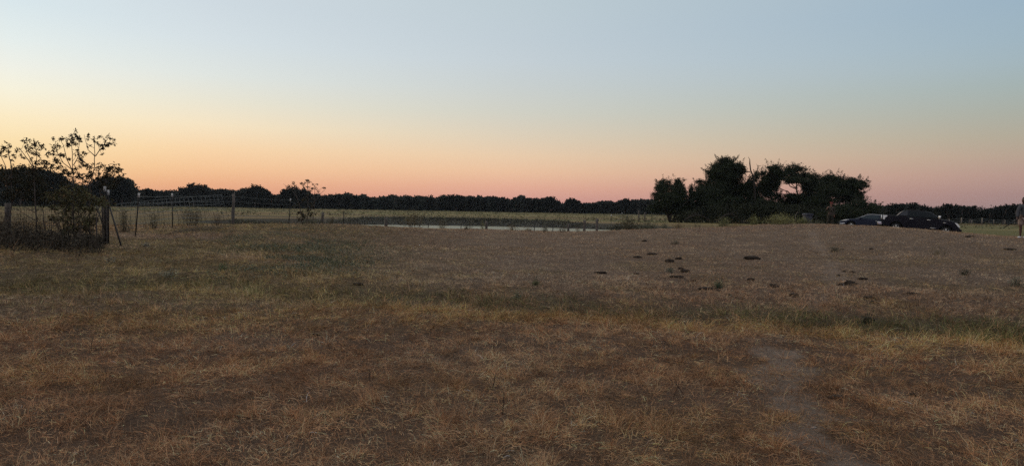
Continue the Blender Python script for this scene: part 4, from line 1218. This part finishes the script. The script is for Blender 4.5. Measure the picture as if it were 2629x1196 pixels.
def pickup():
    Y = 61.0
    pa = at(2262, 560, Y + .0)[:2]; th = rad(-24)
    root = thing('pickup_truck', 'black crew cab pickup truck parked behind the crest of the mound, nose to the right', 'pickup truck', (0, 0, 0), (0, 0, th))
    f = np.array([math.cos(th), math.sin(th)]); rt = np.array([math.sin(th), -math.cos(th)])
    # rear right corner (x=-2.75, right side y=-.98) sits under column 2262
    o2 = pa - f * (-2.75) - rt * .98
    root.location = (o2[0], o2[1], 0)
    seat_on_ground(root, -1.7, 1.85, .8)
    body = paint('black_paint', (.004, .005, .009))
    pts = [(-2.78, .60), (-2.80, 1.0), (-2.74, 1.39), (-1.0, 1.41), (1.3, 1.36), (1.55, 1.34), (2.25, 1.27), (2.62, 1.14), (2.80, .92), (2.84, .55), (2.45, .42)]
    pts += arc(1.88, .42, .50, 0, 180, 11) + [(1.3, .42), (-1.1, .44)] + arc(-1.68, .42, .50, 0, 180, 11) + [(-2.3, .5)]
    prism(pts, -.98, .98, 'body', body, root, .035)
    MB().box((-2.55, -.72, .40), (2.6, .72, 1.05)).build('chassis', mv['trim'], root)
    cab = [(-1.66, 1.41), (-1.36, 1.74), (-1.18, 1.86), (-.7, 1.93), (.3, 1.93), (.62, 1.88), (.85, 1.79), (1.50, 1.37)]
    prism(cab, -.93, .93, 'cab', body, root, .04, taper=.14)
    def pane(p, name='window', m=None, off=.012):
        for sgn in (-1, 1):
            bm = bmesh.new()
            vs = []
            for x, z in p:
                w = .93 * (1 - .14 * (z - 1.37) / .56) + off
                vs.append(bm.verts.new((x, sgn * w, z)))
            bm.faces.new(vs); r = bmesh.ops.extrude_face_region(bm, geom=bm.faces[:])
            for v in [e for e in r['geom'] if isinstance(e, bmesh.types.BMVert)]: v.co.y -= sgn * .02
            bmesh.ops.recalc_face_normals(bm, faces=bm.faces)
            me = bpy.data.meshes.new(name); bm.to_mesh(me); bm.free(); obj(name, me, m or mv['glass'], root)
    pane([(-.78, 1.43), (-.76, 1.83), (-.12, 1.85), (-.12, 1.43)])
    pane([(-.02, 1.43), (-.02, 1.85), (.45, 1.84), (.70, 1.77), (1.18, 1.43)])
    grey = paint('dark_grey_panel', (.05, .055, .065), .3)
    pane([(-1.52, 1.45), (-1.25, 1.74), (-.95, 1.82), (-.92, 1.45)], 'sail_panel', grey, .014)
    MB().box((-.9, -.72, 1.935), (.3, -.68, 1.985)).build('roof_rail', mv['trim'], root)
    MB().box((-.9, .68, 1.935), (.3, .72, 1.985)).build('roof_rail', mv['trim'], root)
    # windscreen and rear glass
    bm = bmesh.new(); vs = [bm.verts.new(c) for c in ((1.44, -.80, 1.425), (1.44, .80, 1.425), (.90, .72, 1.775), (.90, -.72, 1.775))]
    for v in vs: v.co.x += .035; v.co.z += .015
    bm.faces.new(vs); me = bpy.data.meshes.new('windscreen'); bm.to_mesh(me); bm.free(); obj('windscreen', me, mv['glass'], root)
    prism([(-2.70, 1.02), (-2.70, 1.36), (-2.42, 1.36), (-2.36, 1.30), (-2.52, 1.18), (-2.55, 1.02)], -.998, -.93, 'tail_light', mv['lens'], root, .01)
    prism([(-2.70, 1.02), (-2.70, 1.36), (-2.42, 1.36), (-2.36, 1.30), (-2.52, 1.18), (-2.55, 1.02)], .93, .998, 'tail_light', mv['lens'], root, .01)
    for s in (-1, 1):
        MB().box((-2.83, s * .98 - .07, 1.04), (-2.77, s * .98 + (.0 if s > 0 else .14) - .0, 1.36)).build('rear_lens', mv['lens'], root)
        prism([(2.42, 1.19), (2.66, 1.09), (2.80, .90), (2.815, .76), (2.60, .95)], s * .90, s * 1.0, 'headlight', mv['lens'], root, .01)
        mb = MB(); mb.box((1.28, s * 1.0 - .02, 1.38), (1.36, s * 1.22, 1.42)); mb.box((1.26, s * 1.08 - .1, 1.38), (1.42, s * 1.08 + .12, 1.62)); mb.build('mirror', mv['chrome'], root)
        for x in (-.62, .62):
            MB().box((x - .13, s * 1.0 - .02, 1.20), (x + .13, s * 1.0 + .02, 1.245)).build('door_handle', mv['chrome'], root)
        MB().box((1.62, s * .99 - .01, 1.08), (1.84, s * .99 + .01, 1.12)).build('badge', mv['chrome'], root)
        MB().box((.75, s * .99 - .01, .60), (1.15, s * .99 + .01, .635)).build('badge', mv['chrome'], root)
        MB().box((-1.1, s * 1.0 - .06, .34), (1.28, s * 1.0 + .06, .40)).build('running_board', mv['trim'], root)
        MB().box((-.90, s * .985 - .004, .5), (-.885, s * .985 + .004, 1.38)).build('door_seam', mv['trim'], root)
        MB().box((-.07, s * .985 - .004, .5), (-.055, s * .985 + .004, 1.38)).build('door_seam', mv['trim'], root)
        for x in (-1.68, 1.88): wheel(root, x, s * .86, .40, .40, s)
    o = prism([(-3.05, .56), (-3.08, .76), (-3.0, .80), (-2.74, .80), (-2.70, .56)], -.98, .98, 'rear_bumper', mv['chrome'], root, .04)
    prism([(2.70, .44), (2.78, .70), (2.98, .66), (3.0, .48)], -.95, .95, 'front_bumper', mv['trim'], root, .04)
    return root
pickup()

def sedan():
    Y = 63.5; th = rad(180 - 22)
    pa = at(2154, 560, Y)[:2]
    root = thing('parked_car', 'dark blue sedan parked facing left, partly hidden behind the pickup', 'car', (0, 0, 0), (0, 0, th))
    f = np.array([math.cos(th), math.sin(th)]); lt = np.array([-math.sin(th), math.cos(th)])
    o2 = pa - f * 2.38 - lt * .85
    root.location = (o2[0], o2[1], 0)
    seat_on_ground(root, -1.35, 1.4, .75)
    p = paint('blue_paint', (.013, .021, .045), .25)
    pts = [(-2.3, .35), (-2.36, .75), (-2.25, .98), (-1.5, 1.02), (1.0, .96), (1.7, .87), (2.2, .74), (2.38, .58), (2.36, .30), (1.95, .24)]
    pts += arc(1.45, .32, .40, 0, 180, 10) + [(.95, .22), (-.9, .22)] + arc(-1.35, .32, .40, 0, 180, 10) + [(-1.9, .28)]
    prism(pts, -.90, .90, 'body', p, root, .05)
    MB().box((-2.1, -.66, .20), (2.1, .66, .72)).build('chassis', mv['trim'], root)
    gh = [(-1.85, 1.0), (-1.25, 1.34), (-.8, 1.44), (-.1, 1.46), (.25, 1.40), (1.12, .95)]
    prism(gh, -.82, .82, 'cabin', p, root, .05, taper=.2)
    gm = mat('blue_glass', (.03, .05, .065), .12, spec=.3)
    for s in (-1, 1):
        for pp in ([(-.62, 1.03), (-.62, 1.37), (-.12, 1.39), (.20, 1.34), (.82, 1.03)], [(-1.45, 1.04), (-1.12, 1.30), (-.70, 1.37), (-.70, 1.03)]):
            bm = bmesh.new(); vs = [bm.verts.new((x, s * (.82 * (1 - .2 * (z - .95) / .51) + .012), z)) for x, z in pp]
            bm.faces.new(vs); me = bpy.data.meshes.new('window'); bm.to_mesh(me); bm.free(); obj('window', me, gm, root)
        P = [(x, s * (.82 * (1 - .2 * (z - .95) / .51) + .016), z) for x, z in ((.88, 1.04), (.24, 1.36), (-.1, 1.41), (-.7, 1.40), (-1.15, 1.32))]
        MB().tube(np.array(P), .012, 5).build('window_trim', mv['chrome'], root)
        prism([(2.28, .66), (2.0, .80), (1.62, .84), (1.9, .72)], s * .84, s * .915, 'headlight', mv['lens'], root, .01)
        prism([(2.33, .40), (2.33, .47), (1.95, .52), (1.98, .45)], s * .86, s * .915, 'fog_light', mv['lens'], root, .005)
        MB().box((.72, s * .95 - .07, .98), (.86, s * .95 + .09, 1.10)).build('mirror', p, root)
        MB().box((-.55, s * .905 - .012, .84), (-.38, s * .905 + .012, .87)).build('door_handle', mv['chrome'], root)
        for x in (-1.35, 1.45): wheel(root, x, s * .80, .32, .32, s, .2)
        prism([(-2.34, .78), (-2.30, .92), (-1.95, .95), (-2.0, .82)], s * .84, s * .915, 'tail_light', mv['red'], root, .01)
    return root
sedan()

# ------------------------------------------------------------------ trash bin
def bin_():
    b = gpt(2073, 50.5); Y = 50.5
    b[2] = G(b[0], b[1]); H = at(2073, 549, Y)[2] - b[2]
    root = thing('trash_bin', 'grey plastic trash bin, wide at the top, standing behind the weeds under the grove', 'trash bin', b)
    m = mat('grey_plastic', (.06, .066, .09), .6, noise=(5, (.06, .065, .09), .6))
    bm = bmesh.new()
    prof = [(.19, 0), (.20, .03), (.245, H - .14), (.245, H - .05)]
    bmb = MB()
    V = []; n = 4
    for w, z in prof:
        V += [(-w, -w, z), (w, -w, z), (w, w, z), (-w, w, z)]
    Q = [(i * 4 + j, i * 4 + (j + 1) % 4, (i + 1) * 4 + (j + 1) % 4, (i + 1) * 4 + j) for i in range(3) for j in range(4)] + [(3, 2, 1, 0)]
    o = obj('tub', mesh_np('tub', V, Q), m, root); bv = o.modifiers.new('bevel', 'BEVEL'); bv.width = .02
    mb = MB()
    mb.box((-.285, -.285, H - .09), (.285, -.245, H - .03)); mb.box((-.285, .245, H - .09), (.285, .285, H - .03))
    mb.box((-.285, -.244, H - .09), (-.245, .244, H - .03)); mb.box((.245, -.244, H - .09), (.285, .244, H - .03))
    mb.build('rim', m, root)
    lid = prism([(-.29, H - .028), (.29, H - .028), (.27, H + .01), (0, H + .03), (-.27, H + .01)], -.29, .29, 'lid', m, root, .01)
    for s in (-1, 1):
        MB().tube(np.array([(s * .23 - .03, .24, .1), (s * .23 + .03, .24, .1)]), .1, 14).build('wheel', mv['rubber'], root)
    MB().tube(np.array([(-.2, .30, H - .08), (-.2, .36, H - .06), (.2, .36, H - .06), (.2, .30, H - .08)]), .014, 6).build('handle', m, root)
bin_()
o = thing('bent_stick', 'pale bent dead stick hooked at its tip left of the trash bin', 'stick', gpt(2041, 49))
bo = np.array(o.location)
MB().tube(np.array([gpt(2041, 49) - bo, at(2042, 554, 49) - bo, at(2046, 546, 49) - bo, at(2048, 544, 49) - bo, at(2051, 546, 49) - bo]), [.018, .015, .013, .012, .014], 6).build('stick', M['palebark'], o)

# ------------------------------------------------------------------ people and cow (skinned skeletons)
def skin(name, nodes, edges, m, parent, sub=2, root_i=0):
    me = bpy.data.meshes.new(name)
    me.from_pydata([n[0] for n in nodes], edges, [])
    o = obj(name, me, m, parent)
    o.modifiers.new('skin', 'SKIN').use_smooth_shade = True
    sk = me.skin_vertices[0].data
    for i, n in enumerate(nodes):
        r = n[1]; sk[i].radius = (r, r) if not isinstance(r, tuple) else r
        sk[i].use_root = (i == root_i)
    s = o.modifiers.new('sub', 'SUBSURF'); s.levels = sub; s.render_levels = sub
    return o
def chain(nodes, edges, pts, start=None):
    idx = []
    prev = start
    for p in pts:
        nodes.append(p); i = len(nodes) - 1
        if prev is not None: edges.append((prev, i))
        prev = i; idx.append(i)
    return idx
def hand(parent, m, w, d, up, name='hand', curl=.5):
    """palm at wrist w pointing along d, back of hand towards up; five separate fingers"""
    w, d, up = map(lambda v: np.array(v, float), (w, d, up)); d /= np.linalg.norm(d); s = np.cross(d, up); s /= np.linalg.norm(s); up = np.cross(s, d)
    n = []; e = []
    pc = chain(n, e, [(tuple(w), .024), (tuple(w + d * .045), .03), (tuple(w + d * .085), .027)])
    for k, (o_, L_) in enumerate(((-.03, .07), (-.01, .08), (.01, .075), (.03, .058))):
        b = w + d * .088 + s * o_
        chain(n, e, [(tuple(b), .0095), (tuple(b + d * L_ * .5 - up * curl * .02), .0085), (tuple(b + d * L_ * .8 - up * curl * .05), .007)], pc[2])
    t = w + d * .03 - s * .03
    chain(n, e, [(tuple(t), .012), (tuple(t + d * .035 - s * .02 - up * .01), .0105), (tuple(t + d * .065 - s * .022 - up * .02), .0085)], pc[1])
    return n, e
SKD = mat('dark_skin', (.10, .05, .035), .55); SKL_ = mat('fair_skin', (.26, .13, .10), .6)

def person_right():
    b = ground_at(2624, 612)
    root = thing('person', 'person in grey hooded sweatshirt, beige shorts and white shoes at the right edge, back turned', 'person', b)
    n = []; e = []
    sp = chain(n, e, [((.03, 0, .93), (.15, .12)), ((.04, 0, 1.08), (.14, .11)), ((.05, 0, 1.26), (.165, .12)), ((.05, 0, 1.40), (.15, .10)), ((.03, -.01, 1.49), .058), ((.015, -.02, 1.55), .06), ((.0, -.02, 1.62), (.078, .09)), ((.0, -.02, 1.70), (.07, .085)), ((0, -.01, 1.74), (.045, .05))])
    LA = [((-.13, 0, 1.39), .062), ((-.20, -.01, 1.26), .05), ((-.25, -.02, 1.11), .043), ((-.29, -.06, .97), .036), ((-.315, -.09, .87), .025)]
    RA = [((.23, .0, 1.39), .062), ((.29, .01, 1.26), .05), ((.33, .0, 1.11), .043), ((.34, -.04, .97), .036), ((.335, -.08, .87), .025)]
    la = chain(n, e, LA, sp[3]); ra = chain(n, e, RA, sp[3])
    LL = [((-.06, 0, .86), .10), ((-.075, 0, .68), .078), ((-.08, 0, .50), .058), ((-.075, .01, .34), .056), ((-.07, .015, .10), .036), ((-.08, .01, .05), .036), ((-.17, -.02, .035), .032)]
    RL = [((.13, 0, .86), .10), ((.16, .02, .68), .078), ((.18, .03, .50), .058), ((.19, .05, .34), .056), ((.20, .06, .10), .036), ((.20, .06, .05), .036), ((.11, .02, .035), .032)]
    chain(n, e, LL, sp[0]); chain(n, e, RL, sp[0])
    # hands with five fingers each, grown from the wrists
    for wst, wi in ((LA[-1][0], la[-1]), (RA[-1][0], ra[-1])):
        hn, he = hand(None, None, wst, (-.35, -.25, -.9), (-1, 0, .3), curl=.9)
        k = len(n); n += hn[1:]; e += [((a - 1 + k) if a else wi, b_ - 1 + k) for a, b_ in he]
    # nose, brow and ear
    chain(n, e, [((-.075, -.06, 1.615), .018)], sp[6]); chain(n, e, [((.035, -.10, 1.62), .016)], sp[6])
    skin('body', n, e, SKD, root)
    m_s = mat('grey_knit', (.085, .088, .10), .95, noise=(14, (.06, .062, .072), .7), bump=(30, .4, .01))
    n = []; e = []
    sp = chain(n, e, [((.03, 0, .88), (.185, .15)), ((.04, 0, 1.06), (.175, .14)), ((.05, 0, 1.24), (.20, .145)), ((.05, 0, 1.385), (.18, .125)), ((.035, 0, 1.475), (.085, .085))])
    chain(n, e, [(p, r + .028) for p, r in LA[:-1]] + [((-.312, -.085, .885), .04)], sp[3]); chain(n, e, [(p, r + .028) for p, r in RA[:-1]] + [((.335, -.075, .885), .04)], sp[3])
    chain(n, e, [((.05, .10, 1.44), (.09, .05)), ((.05, .14, 1.36), (.07, .04))], sp[3])
    skin('hooded_sweatshirt', n, e, m_s, root)
    m_h = mat('beige_cloth', (.36, .27, .235), .95, noise=(9, (.28, .21, .18), .6))
    n = []; e = []
    c = chain(n, e, [((.03, 0, .92), (.18, .145))])
    chain(n, e, [((-.065, 0, .82), .125), ((-.085, 0, .66), .115), ((-.09, 0, .545), .112)], c[0]); chain(n, e, [((.14, 0, .82), .125), ((.17, .02, .66), .115), ((.185, .03, .545), .112)], c[0])
    skin('shorts', n, e, m_h, root)
    m_w = mat('white_shoe', (.75, .75, .76), .6)
    for dx, dy, off in ((0, 0, 0), (.275, .05, 0)):
        n = []; e = []
        chain(n, e, [((-.06 + dx, .02 + dy, .11), .045), ((-.055 + dx, .025 + dy, .05), .05), ((-.13 + dx, 0 + dy, .045), (.047, .045)), ((-.205 + dx, -.03 + dy, .035), (.042, .035))])
        skin('shoe', n, e, m_w, root)
    hairm = mat('black_hair', (.012, .010, .010), .9, bump=(60, .8, .01))
    n = []; e = []
    chain(n, e, [((.045, .0, 1.60), .07), ((.04, .0, 1.67), (.085, .09)), ((.02, -.01, 1.735), (.085, .09)), ((-.02, -.02, 1.745), (.06, .075))])
    skin('hair', n, e, hairm, root)
    n = []; e = []
    chain(n, e, [((-.055, -.04, 1.565), .03), ((-.035, -.07, 1.55), .03), ((.0, -.085, 1.57), .022)])
    skin('beard', n, e, hairm, root)
    hb = np.array([-.345, -.125, .80])
    st = thing('stick', 'long dark stick pointing down to the left in the hand of the person in shorts', 'stick', b + hb)
    MB().tube(np.array([(.10, .02, .075), (0, 0, 0), (-.30, -.05, -.17), (-.62, -.10, -.36)]), [.030, .032, .026, .020], 8).build('shaft', mat('dark_metal', (.012, .012, .013), .5), st)
person_right()

def person_camo():
    Y = 53.0
    b = gpt(2131, Y); u = Y / F
    H = at(2150, 519, Y)[2] - b[2]
    k_ = H / 1.80
    root = thing('person', 'person in camouflage clothes and a reddish cap standing under the grove behind the crest', 'person', b)
    root.scale = (k_, k_, k_)
    n = []; e = []
    sp = chain(n, e, [((0, 0, .95), (.15, .11)), ((0, 0, 1.10), (.135, .10)), ((.01, 0, 1.28), (.165, .11)), ((.01, 0, 1.42), (.15, .10)), ((.03, 0, 1.51), .055), ((.04, -.01, 1.57), .06), ((.045, -.01, 1.64), (.075, .085)), ((.045, -.01, 1.73), (.07, .08)), ((.045, 0, 1.77), .045)])
    LA = [((-.18, 0, 1.42), .062), ((-.25, -.01, 1.29), .05), ((-.31, -.03, 1.17), .044), ((-.33, -.12, 1.28), .036), ((-.30, -.17, 1.36), .026)]
    RA = [((.20, 0, 1.42), .062), ((.26, 0, 1.28), .05), ((.29, -.01, 1.13), .043), ((.27, -.05, .98), .036), ((.24, -.08, .88), .026)]
    la = chain(n, e, LA, sp[3]); ra = chain(n, e, RA, sp[3])
    LL = [((-.10, 0, .88), .10), ((-.13, 0, .68), .08), ((-.15, -.01, .50), .06), ((-.16, 0, .33), .056), ((-.16, .02, .10), .036), ((-.17, -.10, .04), .034)]
    RL = [((.10, 0, .88), .10), ((.13, .02, .68), .08), ((.15, .01, .50), .06), ((.16, .03, .33), .056), ((.16, .05, .10), .036), ((.18, -.07, .04), .034)]
    chain(n, e, LL, sp[0]); chain(n, e, RL, sp[0])
    for wst, wi, dr in ((LA[-1][0], la[-1], (.3, -.4, .8)), (RA[-1][0], ra[-1], (-.3, -.2, -.9))):
        hn, he = hand(None, None, wst, dr, (-1, 0, .3), curl=.9)
        k = len(n); n += hn[1:]; e += [((a - 1 + k) if a else wi, b_ - 1 + k) for a, b_ in he]
    chain(n, e, [((.03, -.095, 1.635), .018)], sp[6])
    skin('body', n, e, SKL_, root)
    cam_m = mat('camouflage_cloth', (.075, .065, .048), .95, noise=(9, (.025, .025, .018), 1.0), bump=(20, .4, .01))
    n = []; e = []
    sp = chain(n, e, [((0, 0, .93), (.18, .14)), ((0, 0, 1.08), (.16, .125)), ((.01, 0, 1.27), (.195, .14)), ((.01, 0, 1.41), (.18, .125)), ((.03, 0, 1.48), .08)])
    chain(n, e, [(p, r + .026) for p, r in LA[:-1]] + [((-.305, -.16, 1.345), .038)], sp[3]); chain(n, e, [(p, r + .026) for p, r in RA[:-1]] + [((.243, -.077, .895), .038)], sp[3])
    skin('jacket', n, e, cam_m, root)
    n = []; e = []
    c = chain(n, e, [((0, 0, .95), (.17, .135))])
    chain(n, e, [(p, r + .03) for p, r in LL[:-1]], c[0]); chain(n, e, [(p, r + .03) for p, r in RL[:-1]], c[0])
    skin('trousers', n, e, cam_m, root)
    bootm = mat('boot', (.05, .04, .03), .8)
    for x, y in ((-.16, .02), (.16, .05)):
        n = []; e = []
        chain(n, e, [((x, y, .16), .05), ((x, y, .06), .055), ((x + .0, y - .07, .05), .05), ((x + .01, y - .15, .04), .042)])
        skin('boot', n, e, bootm, root)
    capm = mat('red_cap', (.22, .065, .055), .9)
    n = []; e = []
    chain(n, e, [((.045, 0, 1.71), (.098, .105)), ((.045, 0, 1.77), (.08, .09)), ((.045, 0, 1.80), .04)])
    chain(n, e, [((.02, -.10, 1.70), (.06, .012)), ((.0, -.17, 1.685), (.05, .010))], 0)
    skin('cap', n, e, capm, root)
    mb = MB()
    for x0, x1 in ((-.14, .17), (.15, -.14)):
        mb.tube(np.array([(x0, -.10, 1.47), (x0 * .4 + x1 * .6, -.165, 1.24), (x1, -.15, 1.05)]), .018, 5)
    mb.tube(np.array([(-.18, -.08, 1.03), (0, -.16, 1.02), (.18, -.08, 1.03)]), .025, 6)
    mb.build('harness', mat('strap', (.12, .10, .08), .9), root)
person_camo()

def cow():
    Y = 290.0
    b = gpt(1316, Y); b[2] = G(b[0], b[1])
    H = at(1316, 537, Y)[2] - b[2]; k_ = max(H / 1.45, .8)
    root = thing('cow', 'black cow grazing on the far field in front of the distant woods', 'cow', b)
    root.scale = (k_,) * 3
    n = []; e = []
    sp = chain(n, e, [((-.85, 0, 1.18), (.22, .24)), ((-.45, 0, 1.08), (.32, .36)), ((.1, 0, 1.04), (.34, .40)), ((.55, 0, 1.08), (.30, .36)), ((.85, 0, 1.10), (.18, .26)), ((1.1, 0, .85), (.13, .17)), ((1.3, 0, .52), (.10, .13)), ((1.42, 0, .30), (.10, .11)), ((1.55, 0, .12), (.07, .07))])
    for s in (-1, 1):
        chain(n, e, [((.62, s * .2, .85), .13), ((.60, s * .2, .50), .075), ((.62, s * .2, .25), .05), ((.64, s * .2, .05), .055)], sp[3])
        chain(n, e, [((-.80, s * .2, .85), .17), ((-.68, s * .2, .62), .11), ((-.92, s * .2, .42), .065), ((-.88, s * .2, .20), .05), ((-.86, s * .2, .05), .055)], sp[0])
        chain(n, e, [((1.30, s * .2, .55), (.03, .05))], sp[6])
    chain(n, e, [((-1.06, 0, 1.15), .04), ((-1.12, 0, .8), .025), ((-1.12, 0, .5), .04)], sp[0])
    skin('body', n, e, mat('black_hide', (.010, .010, .010), .9), root)
cow()

# ------------------------------------------------------------------ mist and haze
def volume_box(name, lo, hi, density, col, label, cat, noise=False, aniso=.2):
    mb = MB().box(lo, hi)
    m = bpy.data.materials.new(name); m.use_nodes = True
    n, l = m.node_tree.nodes, m.node_tree.links
    n.remove(n['Principled BSDF'])
    v = n.new('ShaderNodeVolumePrincipled'); v.inputs['Color'].default_value = col + (1,); v.inputs['Density'].default_value = density; v.inputs['Anisotropy'].default_value = aniso
    l.new(v.outputs[0], n['Material Output'].inputs['Volume'])
    if noise:
        co = n.new('ShaderNodeTexCoord'); t = n.new('ShaderNodeTexNoise'); t.inputs['Scale'].default_value = .22; t.inputs['Detail'].default_value = 3
        l.new(co.outputs['Object'], t.inputs['Vector'])
        sx = n.new('ShaderNodeSeparateXYZ'); l.new(co.outputs['Object'], sx.inputs[0])
        r = n.new('ShaderNodeMapRange'); r.inputs[1].default_value = .42; r.inputs[2].default_value = .68; r.inputs[4].default_value = density; l.new(t.outputs[0], r.inputs[0])
        g = n.new('ShaderNodeMapRange'); g.inputs[1].default_value = hi[2]; g.inputs[2].default_value = lo[2]; l.new(sx.outputs[2], g.inputs[0])
        x = n.new('ShaderNodeMath'); x.operation = 'MULTIPLY'; l.new(r.outputs[0], x.inputs[0]); l.new(g.outputs[0], x.inputs[1])
        l.new(x.outputs[0], v.inputs['Density'])
    o = mb.build(name, m)
    tag(o, label, cat, kind='stuff')
    return o
volume_box('mist', (-22, 60, POND_Z + .01), (11, 96, .75), .008, (.92, .93, .95), 'thin morning mist hanging low over the pond', 'mist', noise=True)

volume_box('haze', (-1450, -1450, -3), (1450, 1450, 24), .00008, (.80, .88, 1.0), 'thin bluish evening haze over the pasture', 'haze')
